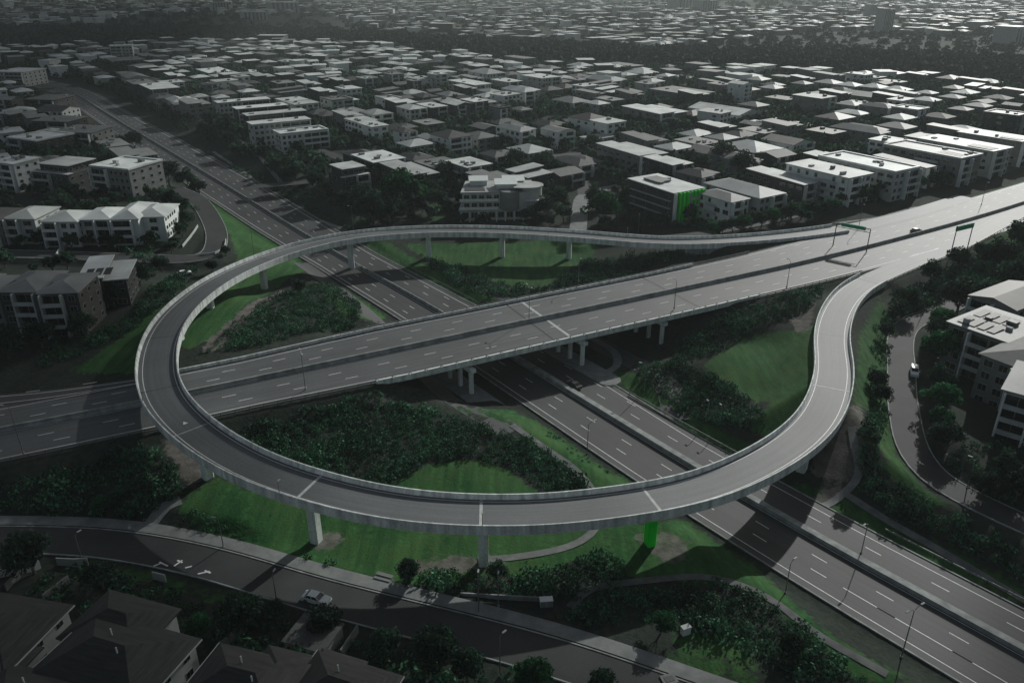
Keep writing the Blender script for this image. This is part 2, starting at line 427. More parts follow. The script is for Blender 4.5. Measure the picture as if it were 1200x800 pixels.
def cmix(f, a, c):
    m = N('ShaderNodeMix'); m.data_type = 'RGBA'
    for s, v in ((m.inputs[6], a), (m.inputs[7], c)):
        if isinstance(v, tuple): s.default_value = (*v, 1)
        else: t.links.new(v, s)
    if isinstance(f, float): m.inputs[0].default_value = f
    else: t.links.new(f, m.inputs[0])
    return m.outputs[2]
def mth(op, a, c):
    m = N('ShaderNodeMath'); m.operation = op
    for s, v in ((m.inputs[0], a), (m.inputs[1], c)):
        if isinstance(v, float): s.default_value = v
        else: t.links.new(v, s)
    return m.outputs[0]
cover = cmix(noise(.06), cmix(noise(1.1), (.012,.018,.014), (.030,.038,.031)), cmix(noise(.9), (.018,.032,.022), (.050,.058,.048)))
grass = cmix(noise(.9, 8), cmix(noise(.09, 8), (.010,.058,.017), (.062,.110,.034)), cmix(noise(.75, 8, (1, .10, 1, .9)), (.010,.060,.018), (.050,.150,.045)))
soilc = cmix(noise(.5, 7), (.085,.080,.072), (.19,.18,.165))
a1 = N('ShaderNodeVertexColor'); a1.layer_name = 'cover'
sp = N('ShaderNodeSeparateColor'); t.links.new(a1.outputs['Color'], sp.inputs[0])
def edge(sock):
    x = mth('ADD', sock, mth('MULTIPLY', mth('SUBTRACT', noise(.8, 7), .5), .5))
    r = N('ShaderNodeMapRange'); r.inputs[1].default_value = .35; r.inputs[2].default_value = .6; t.links.new(x, r.inputs[0]); return r.outputs[0]
gmix = cmix(edge(sp.outputs[0]), cover, grass)
gmix = cmix(mth('MULTIPLY', edge(sp.outputs[1]), .85), gmix, soilc)
t.links.new(gmix, b.inputs['Base Color'])
bp = N('ShaderNodeBump', Strength=.35, Distance=.12); t.links.new(noise(2.2, 6), bp.inputs['Height']); t.links.new(bp.outputs[0], b.inputs['Normal'])
me = grid_mesh('ground', np.stack([X, Y, bumpy], -1), gm, smooth=True)
ca = me.color_attributes.new('cover', 'FLOAT_COLOR', 'POINT')
col = np.zeros((X.size, 4), np.float32); col[:, 0] = np.clip(lawn.ravel(), 0, 1); col[:, 1] = np.clip(soil.ravel(), 0, 1); col[:, 3] = 1
ca.data.foreach_set('color', col.ravel())
tag(link('ground', me), kind='structure')

# ---------------------------------------------------------------- road ribbons
def ribbon(name, P, lo, ro, mt, dz=0.0, kind='structure', parent=None, cols=2, drape=False):
    """sheet from lo metres left to -ro metres right of the line"""
    _, n, s = frame(P)
    lo = np.broadcast_to(np.asarray(lo, float), (len(P),)); ro = np.broadcast_to(np.asarray(ro, float), (len(P),))
    f = np.linspace(0, 1, cols)[None, :]
    o = -ro[:, None]*(1-f)+lo[:, None]*f
    XX = P[:, 0][:, None]+n[:, 0][:, None]*o; YY = P[:, 1][:, None]+n[:, 1][:, None]*o
    ZZ = gz(XX, YY)+dz if drape else np.repeat(P[:, 2][:, None], cols, 1)+dz
    uv = np.stack([o, np.repeat(s[:, None], cols, 1)], -1)
    Xs = np.stack([XX, YY, ZZ], -1)[:, ::-1] if False else np.stack([XX, YY, ZZ], -1)
    Xs = np.ascontiguousarray(Xs[::-1]); uv = np.ascontiguousarray(uv[::-1])
    me = grid_mesh(name, Xs, mt, uv)
    o_ = link(name, me, parent)
    if parent is None: tag(o_, kind=kind)
    return o_
def sweep(mb, P, prof, closed=True, m=0, cap=True):
    """prof: list of (lateral, height) swept along P"""
    _, n, _ = frame(P); k = len(prof); V = []
    for i in range(len(P)):
        for (o, h) in prof: V.append((P[i,0]+n[i,0]*o, P[i,1]+n[i,1]*o, P[i,2]+h))
    F = []
    for i in range(len(P)-1):
        for j in range(k if closed else k-1):
            j2 = (j+1) % k
            F.append((i*k+j, (i+1)*k+j, (i+1)*k+j2, i*k+j2))
    if closed and cap: F += [tuple(range(k)), tuple((len(P)-1)*k+j for j in range(k-1, -1, -1))]
    mb.add(V, F, m)
def strip(mb, P, o, wd, dz, s0=None, s1=None):
    """painted line piece"""
    _, n, s = frame(P)
    o = np.broadcast_to(np.asarray(o, float), (len(P),))
    if s0 is None: idx = np.arange(len(P)); ss = s
    else: ss = np.unique(np.concatenate([[s0], s[(s > s0) & (s < s1)], [s1]]))
    x = np.interp(ss, s, P[:, 0]); y = np.interp(ss, s, P[:, 1]); z = np.interp(ss, s, P[:, 2])
    nx = np.interp(ss, s, n[:, 0]); ny = np.interp(ss, s, n[:, 1]); oo = np.interp(ss, s, o)
    V = []; F = []
    for i in range(len(ss)):
        for e in (-wd/2, wd/2): V.append((x[i]+nx[i]*(oo[i]+e), y[i]+ny[i]*(oo[i]+e), z[i]+dz))
    for i in range(len(ss)-1): F.append((2*i+1, 2*i, 2*i+2, 2*i+3))
    mb.add(V, F)
def dashes(mb, P, o, dz, s0=0, s1=None, on=3.0, gap=9.0, wd=.17, ph=0.0):
    _, _, s = frame(P)
    if s1 is None: s1 = s[-1]
    a = s0+ph
    while a+on < s1: strip(mb, P, o, wd, dz, a, a+on); a += on+gap
def S_at(P, xy): return frame(P)[2][nearest(P, xy)]
def sub(P, a, b):
    i, j = sorted((nearest(P, a), nearest(P, b))); return P[i:j+1]

# lower road
ribbon('lower_road', LR, lr_e, lr_w, M_asphd, 0.0, cols=4)
# motorway surface
ribbon('motorway', MW, mw_far, mw_near, M_asph, 0.0, cols=4)
mk = MB()
z1 = .015
for o in (lr_e-2.0, 1.1, -1.1, -(lr_w-1.6)): strip(mk, LR, o, .17, z1)
iL = S_at(LR, (79, 90)); iM = S_at(LR, (-24, 227)); iB = S_at(LR, (33, 147))
for k, o in enumerate((-4.7, -8.2)): dashes(mk, LR, o, z1, ph=k*2)
for k, o in enumerate((4.6,)): dashes(mk, LR, o, z1, ph=5)
dashes(mk, LR, 8.1, z1, 0, iB-10)
strip(mk, LR, -8.2, .17, z1, iL-24, iL+120)
LR2 = LR
# motorway lines
strip(mk, MW, mw_far-1.4, .17, z1); strip(mk, MW, -(mw_near-1.4), .17, z1)
strip(mk, MW, .95, .15, z1); strip(mk, MW, -.95, .15, z1)
for k, f in enumerate((.36, .62)):
    dashes(mk, MW, mw_far*f+.3, z1, ph=k*4); dashes(mk, MW, -(mw_near*f+.3), z1, ph=2+k*3)
sE = S_at(MW, (90, 242)); dashes(mk, MW, mw_far*.85, z1, sE, ph=3); dashes(mk, MW, -(mw_near*.88), z1, sE+40, ph=1)
tag(mk.build('lane_markings', M_paint), kind='structure')
# extra lane joining from the west on the far side, and its paint
SL = smooth(catmull([(-330,62,8.5),(-230,104,8.5),(-170,130,8.5),(-128,149,8.5),(-104,156,8.5),(-84,164,8.5)], 3), 3)
slw = np.interp(frame(SL)[2], [0, frame(SL)[2][-1]*.55, frame(SL)[2][-1]], [11, 8.5, 1.5])
ribbon('slip_road', SL, slw, 3.0, M_asphd, .012)
mk = MB(); strip(mk, SL, slw-1, .17, .03); strip(mk, SL, -1.0, .17, .03); dashes(mk, SL, 3.2, .03)
for q in range(9):
    s0 = 120+q*9; strip(mk, SL, -1.9+.02*q, 1.2, .03, s0, s0+2.2)
tag(mk.build('slip_road_markings', M_paint), kind='structure')
# kerbs of the lower road
kb = MB()
sweep(kb, offset(LR, lr_e+.15), [(-.15,-.1),(.15,-.1),(.15,.14),(-.15,.14)]); sweep(kb, offset(LR, -(lr_w+.15)), [(-.15,-.1),(.15,-.1),(.15,.14),(-.15,.14)])
tag(kb.build('kerbs', M_concd), kind='structure')
# streets
def street(name, P, hw, foot=None):
    ribbon(name, P, hw, hw, M_street, .03, cols=3)
    kb = MB()
    for s in (1, -1): sweep(kb, offset(P, s*(hw+.12)), [(-.12,-.2),(.12,-.2),(.12,.13),(-.12,.13)])
    tag(kb.build(name+'_kerb', M_concd), kind='structure')
street('street', BOT, 3.5); street('street', RST, 3.1); street('street', ULS, 3.6)
ribbon('frontage_road', FRT, 2.6, 2.6, M_street, .05, cols=2, drape=False)
for S in SUB: ribbon('street', S, 3.4, 3.4, M_path if S is SUB[0] else M_street, .05, cols=3)
mk = MB()
for (ax, ay, bx_, by_) in ((187,659,197,664),(204,664,214,657),(208,657,214,660),(217,666,225,664),(240,669,247,672),(232,673,246,670),(180,664,190,660)):
    A_, B_ = on_ground(ax, ay), on_ground(bx_, by_); d_ = (B_-A_)[:2]; d_ /= np.linalg.norm(d_); n_ = np.array([-d_[1], d_[0]])*.16; z_ = max(A_[2], B_[2])+.19
    mk.add([(*(A_[:2]-n_), z_), (*(B_[:2]-n_), z_), (*(B_[:2]+n_), z_), (*(A_[:2]+n_), z_)], [(0,1,2,3)])
tag(mk.build('street_markings', M_paint), kind='structure')
# footpaths draped over the ground
def footpath(pts, wd, mt=M_path, dz=.12):
    Q = [on_ground(*p) for p in pts]
    P = smooth(catmull([(q[0], q[1], 0) for q in Q], 1.5), 2)
    return ribbon('footpath', P, wd/2, wd/2, mt, dz, cols=3, drape=True)
FP = offset(BOT, 5.3); ribbon('footpath', sub(FP, (-120, 117), (60, 66)), 1.3, 1.3, M_path, .12, cols=2)
footpath([(157,631),(178,612),(195,592),(212,586)], 2.6)
footpath([(600,498),(640,526),(672,548),(694,574),(702,600),(696,622),(668,640),(610,652),(560,656)], 1.6, mat('worn earth', G(.17), .95, .3, .5), .1)
footpath([(668,712),(690,690),(740,682),(830,676),(900,700),(960,745),(1040,790)], 1.5, mat('worn earth dark', G(.12), .95, .3, .5), .1)
footpath([(958,596),(1002,566),(1008,548),(1002,528),(998,500)], 1.6)
footpath([(985,575),(1040,610),(1110,650),(1215,712)], 1.3, MATS['worn earth'], .1)
footpath([(640,405),(670,425),(700,438),(722,430),(720,412),(690,395)], 2.2, M_path, .1)
footpath([(1160,240),(1110,250),(1075,243),(1030,255),(980,262)], 1.6)
footpath([(250,178),(300,212),(345,245),(400,268)], 2.0)
footpath([(262,150),(300,180),(330,215)], 1.8)

# ---------------------------------------------------------------- loop ramp
n1 = nearest(LP, (70,153.5)); nb = nearest(LP, (60,264)); ng = nearest(LP, (111,229.5)); ne = nearest(LP, (120,281))
loop = empty('loop_ramp_bridge', (0, 0, 0), 0, 'long curved concrete ramp bridge looping over both roads on single piers', 'bridge')
LB = LP[ng:ne+1]          # the bridged and walled length
ribbon('road_surface', LB, LHW-.45, LHW-.45, M_asphl, 0.0, parent=loop, cols=5)
tag(ribbon('ramp_road', LP[:ng+1], 3.9, 3.9, M_asphl, .02, cols=3)); tag(ribbon('ramp_road', LP[ne:], 3.9, 3.9, M_asphl, .02, cols=3))
dk = MB(); sweep(dk, LB, [(-LHW+.2,-.45),(-2.3,-1.5),(2.3,-1.5),(LHW-.2,-.45),(LHW-.3,-.03),(-LHW+.3,-.03)]); dk.build('deck', M_conc, loop)
for sgn in (1, -1):
    pm = MB(); q = [(LHW*sgn-.02*sgn,-.95),(LHW*sgn+.03*sgn,1.0),(LHW*sgn-.22*sgn,1.0),(LHW*sgn-.42*sgn,.1),(LHW*sgn-.42*sgn,-.4)]
    if sgn < 0: q = q[::-1]
    sweep(pm, LB, q); pm.build('parapet', M_conc, loop)
mk = MB()
for o in (LHW-1.35, -(LHW-1.0)): strip(mk, LB, o, .15, z1)
mk.build('edge_line', M_paint, loop)
JOINTS = [(1002,322),(975,388),(976,455),(765,586),(565,597),(375,577),(213,460),(250,512),(190,400),(300,300),(400,277),(540,266),(640,272)]
for k, j in enumerate(JOINTS):
    p = at(j[0], j[1], 11.5 if j[1] > 500 else 13 if j[0] < 320 else 10); i = nearest(LB, p); s0 = frame(LB)[2][i]
    jm = MB(); strip(jm, LB, 0, 2*LHW-.95, .02, s0, s0+(.55 if k in (2, 3, 4, 5) else .2))
    jm.build('expansion_joint', M_joint, loop) if k in (1, 2, 3, 4, 5, 7) else jm.build('joint_seal', M_seal, loop)
# arrow-like give way marks on the ramp
ar = MB()
for (px, py) in ((214,498),):
    p = at(px, py, 14.6); i = nearest(LB, p); d, n, s = frame(LB); c = LB[i]; a = np.arctan2(d[i,1], d[i,0])
    T = [(-.2,-.5),(.9,0),(-.2,.5)]
    ar.add([(c[0]+cos(a)*x-sin(a)*y, c[1]+sin(a)*x+cos(a)*y, c[2]+.02) for x, y in T], [(0,1,2)])
ar.build('direction_arrow', M_paint, loop)
PIERS = [(941,553),(377,634),(566,661),(766,641),(243,560),(222,397),(255,362),(315,337),(402,310),(503,302),(587,300),(667,296)]
def pier_on(P, px, py, hw, top, mt, lab=None, parent=None, th=1.0, name='pier'):
    g = on_ground(px, py); i = nearest(P, g)
    d, n, _ = frame(P); a = math.atan2(n[i,1], n[i,0]); c = P[i]; zb = float(gz(c[0], c[1]))-.5; zt = c[2]-top
    mb = MB()
    def sec(w, dd, z):
        ch = .25
        pts = [(-w+ch,-dd),(w-ch,-dd),(w,-dd+ch),(w,dd-ch),(w-ch,dd),(-w+ch,dd),(-w,dd-ch),(-w,-dd+ch)]
        return [(c[0]+cos(a)*x-sin(a)*y, c[1]+sin(a)*x+cos(a)*y, z) for x, y in pts]
    L = [sec(hw, th, zb), sec(hw, th, zt-1.6), sec(hw+.55, th+.1, zt)]
    V = [p for l in L for p in l]; F = [tuple(range(7,-1,-1)), tuple(range(16,24))]
    for l in range(2):
        for k in range(8): F.append((l*8+k, l*8+(k+1) % 8, (l+1)*8+(k+1) % 8, (l+1)*8+k))
    mb.add(V, F)
    o = mb.build(name, mt, parent)
    if lab: tag(o, lab)
    return o
for k, (px, py) in enumerate(PIERS):
    pier_on(LB, px, py, .98, 1.45, M_green if k == 3 else M_conc, 'bright green painted pier' if k == 3 else None, loop, th=.85)
def wall_under(P, lat, parent, name='retaining_wall', top=-.9, th=.25):
    V = []; F = []
    _, n, _ = frame(P)
    for i in range(len(P)):
        for e in (lat-th*np.sign(lat), lat):
            x, y = P[i,0]+n[i,0]*e, P[i,1]+n[i,1]*e; zg = float(gz(P[i,0]+n[i,0]*(lat+.5*np.sign(lat)), P[i,1]+n[i,1]*(lat+.5*np.sign(lat))))-1.0
            V += [(x, y, min(zg, P[i,2]-1.2)), (x, y, P[i,2]+top)]
    for i in range(len(P)-1):
        a, b_ = 4*i, 4*i+4
        F += [(a+2, b_+2, b_+3, a+3), (a, a+1, b_+1, b_), (a+1, a+3, b_+3, b_+1)]
    F += [(0,2,3,1), (4*len(P)-4, 4*len(P)-3, 4*len(P)-1, 4*len(P)-2)]
    mb = MB(); mb.add(V, F); return mb.build(name, M_concd, parent)
A1 = LP[ng:n1+1]; A2 = LP[nb:ne+1]
for A in (A1, A2):
    for s in (LHW-.15, -(LHW-.15)): wall_under(A, s, loop)
for A, i in ((A1, -1), (A2, 0)):      # abutment faces
    d, n, _ = frame(A); c = A[i]; a = math.atan2(n[i,1], n[i,0]); ab = MB()
    zb = float(gz(c[0], c[1]))-1.5
    P4 = [(-4.0,-.5),(4.0,-.5),(4.0,.5),(-4.0,.5)]
    ab.prism([(c[0]+cos(a)*x-sin(a)*y, c[1]+sin(a)*x+cos(a)*y) for x, y in P4], zb, c[2]-.6)
    ab.build('abutment', M_conc, loop)

# ---------------------------------------------------------------- motorway bridge
mb_root = empty('motorway_bridge', (0, 0, 0), 0, 'broad straight twin carriageway bridge on round columns over the lower road', 'bridge')
WA, EA = (-37.5, 174.8), (64, 227.5)
iw, ie = nearest(MW, WA), nearest(MW, EA)
BR = MW[iw:ie+1]; bf = mw_far[iw:ie+1]; bn = mw_near[iw:ie+1]
def vsweep(P, pts):
    """pts: list of (kind, lateral, height): kind f/n measured from the far / near edge"""
    _, n, _ = frame(P); V = []; k = len(pts)
    idx0 = nearest(MW, P[0]); ff = mw_far[idx0:idx0+len(P)]; nn = mw_near[idx0:idx0+len(P)]
    for i in range(len(P)):
        for (kd, o, h) in pts:
            oo = ff[i]+o if kd == 'f' else -nn[i]+o if kd == 'n' else o
            V.append((P[i,0]+n[i,0]*oo, P[i,1]+n[i,1]*oo, P[i,2]+h))
    F = []
    for i in range(len(P)-1):
        for j in range(k):
            j2 = (j+1) % k; F.append((i*k+j, (i+1)*k+j, (i+1)*k+j2, i*k+j2))
    F += [tuple(range(k)), tuple((len(P)-1)*k+j for j in range(k-1,-1,-1))]
    m = MB(); m.add(V, F); return m
vsweep(BR, [('n',.1,-.05),('n',.1,-.5),('n',.9,-1.55),('f',-.9,-1.55),('f',-.1,-.5),('f',-.1,-.05)]).build('deck', M_conc, mb_root)
vsweep(BR, [('n',-.35,-.75),('n',-.35,.55),('n',0,.62),('n',.05,.0),('n',.05,-.75)][::-1]).build('parapet', M_conc, mb_root)
vsweep(BR, [('f',.35,-.75),('f',.35,.75),('f',0,.8),('f',-.05,.0),('f',-.05,-.75)]).build('parapet', M_conc, mb_root)
def railing(P, o, h0, h1, name, parent, every=4.0, mt=M_steel):
    Q = offset(P, o); s = frame(Q)[2]; r = MB()
    sweep(r, Q, [(-.09,h1-.14),(.09,h1-.14),(.09,h1),(-.09,h1)])
    a = 0
    while a < s[-1]:
        x, y, z = (np.interp(a, s, Q[:, k]) for k in range(3)); r.box(x-.08, x+.08, y-.08, y+.08, z+h0, z+h1); a += every
    return r.build(name, mt, parent)
railing(BR, -(bn+.15), .5, 1.15, 'railing', mb_root); railing(BR, bf+.15, .7, 1.2, 'railing', mb_root)
M_litcap = mat('pale concrete', G(.75), .8, .12, .8)  # paler tone stands for sunlight on the parapet top
# pale caps along the near edge: sunlit stretches between rail shadows, put into colour
Q = offset(BR, -(bn+.36)); s = frame(Q)[2]; d, n, _ = frame(Q); a = .6
while a < s[-1]-3.6:
    for e in (0,):
        x0, y0, z0 = (np.interp(a, s, Q[:, k]) for k in range(3)); x1, y1, zz = (np.interp(a+3.3, s, Q[:, k]) for k in range(3))
        dx, dy = (x1-x0)/3.3, (y1-y0)/3.3; x0 -= dy*.42; y0 += dx*.42; x1 -= dy*.42; y1 += dx*.42; nx, ny = dy*.46, -dx*.46
        V = [(x0,y0,z0-.1),(x1,y1,z0-.1),(x1+nx,y1+ny,z0-.1),(x0+nx,y0+ny,z0-.1)]
        pn = MB(); pn.prism([(v[0]-(v[0]-q[0])*0, v[1]) for v, q in zip(V, V)][::-1], z0+.635, z0+.70); pn.build('sunlit_cap', M_litcap, mb_root)
    a += 4.0
for P, tgt in ((BR, (10, 199)), (BR, (50, 220))):
    s0 = S_at(BR, tgt)
    if tgt[0] < 30:
        for o0, w0 in ((7.6, 13.0), (-7.6, 13.0)): jm = MB(); strip(jm, BR, o0, w0, .02, s0, s0+.8); jm.build('expansion_joint', M_joint, mb_root)
    for o0, w0 in ((7.6, 13.0), (-7.6, 13.0)): js = MB(); strip(js, BR, o0, w0, .02, s0-4.6, s0-4.2); js.build('joint_seal', M_seal, mb_root)
ld = LR[nearest(LR, (0, 193.5))+2]-LR[nearest(LR, (0, 193.5))-2]; ld = ld[:2]/np.linalg.norm(ld[:2])
for row in ((-10, 172.5), (18.5, 188), (41.5, 200.6)):
    bm = MB()
    nrow = 6
    ends = []
    for k in range(nrow):
        x, y = row[0]-ld[0]*5.0*k, row[1]-ld[1]*5.0*k
        if k in (0, nrow-1): ends.append((x, y))
        c = MB(); zb = float(gz(x, y))-.5
        c.tube((x, y, zb), (x, y, 6.4), .62, n=18); c.build('column', M_conc, mb_root)
    (x0, y0), (x1, y1) = ends; nx, ny = -ld[1]*.75, ld[0]*.75; x0 += ld[0]*1.2; y0 += ld[1]*1.2; x1 -= ld[0]*1.2; y1 -= ld[1]*1.2
    bm.prism([(x0+nx,y0+ny),(x0-nx,y0-ny),(x1-nx,y1-ny),(x1+nx,y1+ny)], 6.1, 7.05); bm.build('crossbeam', M_conc, mb_root)
for P, end in ((BR, 0), (BR, -1)):
    d, n, _ = frame(BR); c = BR[end]; a = math.atan2(n[end,1], n[end,0]); ab = MB()
    sgn = -1 if end == 0 else 1
    P4 = [(-bn[end]+.2,-.6),(bf[end]-.2,-.6),(bf[end]-.2,.6),(-bn[end]+.2,.6)]
    ab.prism([(c[0]+cos(a)*x-sin(a)*y, c[1]+sin(a)*x+cos(a)*y) for x, y in P4], -1, c[2]-1.2)
    for w_ in (-bn[end]+.3, bf[end]-.3):   # wing walls run back into the embankment
        L = 6.0*sgn; V = [(w_-.25, 0), (w_+.25, 0), (w_+.25, -L), (w_-.25, -L)]
        if L > 0: V = V[::-1]
        ab.prism([(c[0]+cos(a)*x-sin(a)*y, c[1]+sin(a)*x+cos(a)*y) for x, y in V], c[2]-5.5, c[2]-.6)
    ab.build('abutment', M_conc, mb_root)
# traffic islands under the bridge
for (cx, cy), hw in (((-14, 178), 3.4), ((13.5, 195), 3.2)):
    L = 19; pts = []
    nx, ny = -ld[1], ld[0]
    for k in range(24):
        t_ = 2*pi*k/24; u = cos(t_); v = sin(t_)
        pts.append((cx+ld[0]*(u*3+(L if u > 0 else -L))+nx*v*hw, cy+ld[1]*(u*3+(L if u > 0 else -L))+ny*v*hw))
    m = MB(); m.prism(pts, -.3, .16); tag(m.build('traffic_island', M_path), kind='structure')
# paved slopes and extra lanes at the sides under the bridge
und = catmull([(x, y, -.02) for x, y in ((-75,268),(-50,230),(-34,200),(-22,180),(-14,165),(0,150))], 3)
ribbon('side_lane', smooth(und, 2), 3.2, 3.2, M_asphd, .05, drape=True, cols=3)
und2 = catmull([(x, y, 0) for x, y in ((-20,250),(4,222),(22,204),(33,188),(39,172),(38,160))], 3)
ribbon('side_lane', smooth(und2, 2), 3.4, 3.4, M_asphd, .05, drape=True, cols=3)

# ---------------------------------------------------------------- barriers
def barrier(name, P, label, h=.95, wd=.3, base=.45, mt=None, o=0.0):
    m = MB(); Q = offset(P, o); Q = Q.copy()
    sweep(m, Q, [(-base,-.1),(base,-.1),(base,.12),(wd/2,.45),(wd/2,h),(-wd/2,h),(-wd/2,.45),(-base,.12)])
    return tag(m.build(name, mt or M_conc), label, 'barrier')
barrier('median_barrier', MW, 'continuous concrete median barrier down the middle of the upper motorway', mt=M_concd, h=1.1, base=.55, wd=.4)
barrier('median_barrier', LR[:nearest(LR, (-2, 196))], 'concrete median barrier of the lower road north west of the bridge', .9, mt=M_concd)
mm = MB(); Q = LR[nearest(LR, (-2, 196)):]
sweep(mm, Q, [(-.8,-.1),(.8,-.1),(.72,.85),(-.72,.85)]); tag(mm.build('median_barrier', M_concd), 'wide flat-topped concrete median wall of the lower road south east of the bridge', 'barrier')
def fence_line(name, P, o, label, h=.75, every=3.0, cat='guard rail'):
    Q = offset(P, o); s = frame(Q)[2]; root = empty(name, (0, 0, 0), 0, label, cat)
    r = MB(); sweep(r, Q, [(-.05,h-.32),(.03,h-.32),(.05,h-.16),(.03,h),(-.05,h),(-.02,h-.16)]); r.build('rail', M_steel, root)
    a = 0; every = max(every, s[-1]/98); p0 = None
    while a < s[-1]:
        x, y, z = (float(np.interp(a, s, Q[:, k])) for k in range(3))
        if p0 is None: p = MB(); p.box(-.06, .06, -.06, .06, -.3, h); p0 = p.build('post', M_dsteel, root, (x, y, z))
        else: link('post', p0.data, root, (x, y, z))
        a += every
    return root
near_w = MW[nearest(MW, (-200, 98)):iw+1]
k0 = nearest(MW, (-200, 98)); fence_line('guard_rail', near_w, -(mw_near[k0:iw+1]+.4), 'steel guard rail along the near edge of the motorway at the left')
k1 = nearest(MW, (-78, 154)); fw = MW[k1:iw+1]
m = MB(); sweep(m, offset(fw, mw_far[k1:iw+1]+.3), [(-.2,-.3),(.2,-.3),(.15,.8),(-.15,.8)]); tag(m.build('edge_barrier', M_conc), 'pale concrete edge barrier on the far side of the motorway inside the loop', 'barrier')
k2 = nearest(MW, (104, 249)); e1 = MW[ie:k2+1]
fence_line('guard_rail', e1, -(mw_near[ie:k2+1]+.3), 'steel guard rail beside the motorway, ending where the right ramp splits off')
k3 = nearest(MW, (88, 241)); e2 = MW[ie:k3+1]
fence_line('guard_rail', e2, mw_far[ie:k3+1]+.3, 'steel guard rail on the far edge of the motorway right of the bridge')
er = LP[:ng+1]
fence_line('guard_rail', er, 4.2, 'steel guard rail on the outer edge of the right ramp where it leaves the motorway')
fence_line('guard_rail', sub(LR, (60, 111), (180, -30)), 11.5, 'thin guard rail on the grass beside the lower road at the bottom right')
fence_line('guard_rail', sub(LR, (20, 166), (44, 133)), 11.0, 'guard rail beside the lower road between the bridge and the ramp')
fence_line('guard_rail', sub(LR, (-59, 271), (-20, 222)), 13.2, 'guard rail on the grassy verge left of the far lawn beside the lower road')
# ---------------------------------------------------------------- vegetation
M_leaf  = mat('leaves', (.026,.062,.038), .8, .45, .25, island=.5, rnd_amt=.35, spec=.12, trans=.3)
M_leafg = mat('leaves green', (.024,.110,.045), .8, .4, .25, island=.5, rnd_amt=.25, spec=.12, trans=.3)
M_leafd = mat('leaves far', (.026,.044,.034), .9, .4, .05, island=.5, spec=.1)
M_shrub = mat('shrub leaves', (.038,.115,.062), .8, .55, .12, island=.7, spec=.12, trans=.12)
M_bark  = mat('bark', (.10,.09,.08), .9, .3, 1.)
def leaf_quads(cent, nrm, size, r):
    """rhombic leaves: centres (n,3), rough normals, size (n,)"""
    n = len(cent)
    a = r.normal(size=(n, 3))+nrm*.9; a /= np.linalg.norm(a, axis=1)[:, None]
    h = r.normal(size=(n, 3)); u = np.cross(a, h); u /= np.linalg.norm(u, axis=1)[:, None]; v = np.cross(a, u)
    s = np.asarray(size)[:, None]; k = r.uniform(.45, .8, size=(n, 1))
    return np.stack([cent-u*s, cent-v*s*k, cent+u*s, cent+v*s*k], 1)
def crown(r, R, nc, nq, size, low=.25):
    """clumps of leaves through the volume of an uneven ellipsoid; R = (rx, ry, rz)"""
    R = np.array(R); out = []
    for _ in range(nc):
        d = r.normal(size=3); d /= np.linalg.norm(d); d[2] = abs(d[2])*1.0-low*r.random()
        c = d*r.uniform(.35, .82)*R; cr = R.mean()*r.uniform(.26, .46)
        q = r.normal(size=(nq, 3)); q /= np.linalg.norm(q, axis=1)[:, None]
        out.append(leaf_quads(c+q*cr*r.uniform(.55, 1.0, size=(nq, 1))*[1, 1, .8], q, size*r.uniform(.6, 1.3, nq), r))
    return np.concatenate(out)
def tree_meshes(seed, H, R, nc, nq, size, lm, kind='round'):
    r = np.random.default_rng(seed)
    th = H*.17; rz = (H-th)*.55
    Q = crown(r, (R, R*r.uniform(.85, 1.1), rz), nc, nq, size)+np.array([0, 0, th+rz*.62])
    cm = quads_mesh('crown', Q, lm)
    t = MB(); t.tube((0, 0, -.6), (.1, 0, th*1.2), .055*R+.08, .035*R+.05, n=7)
    for k in range(4):
        a = 2*pi*k/4+r.random(); t.tube((.08, 0, th*(.7+.1*k)), (cos(a)*R*.5, sin(a)*R*.5, th*1.1+rz*.55), .025*R+.04, .02, n=5, cap=False)
    me = bpy.data.meshes.new('trunk'); me.from_pydata(t.v, [], t.f); me.materials.append(M_bark); me.update()
    return cm, me
TT = {}
for k in range(4): TT['n', k] = tree_meshes(100+k, 7.5, 3.2, 30, 85, .26, M_leaf)
for k in range(2): TT['g', k] = tree_meshes(200+k, 7.0, 3.0, 30, 90, .25, M_leafg)
for k in range(2): TT['t', k] = tree_meshes(300+k, 10.0, 2.6, 26, 70, .30, M_leaf, 'tall')
for k in range(5): TT['m', k] = tree_meshes(400+k, 7.5, 3.4, 16, 34, .55, M_leaf)
TREE_XY = []
def tree(x, y, R, key, label, group=None, name='tree', hs=1.0):
    cm, tm = TT[key]
    R0 = {'n': 3.2, 'g': 3.0, 't': 2.6, 'm': 3.4}[key[0]]; s = R/R0
    root = empty(name, (x, y, float(gz(x, y))-.05), rnd.random()*6.28, label, 'tree', group)
    root.scale = (s, s, s*hs)
    link('crown', cm, root); link('trunk', tm, root)
    TREE_XY.append((x, y, R)); return root
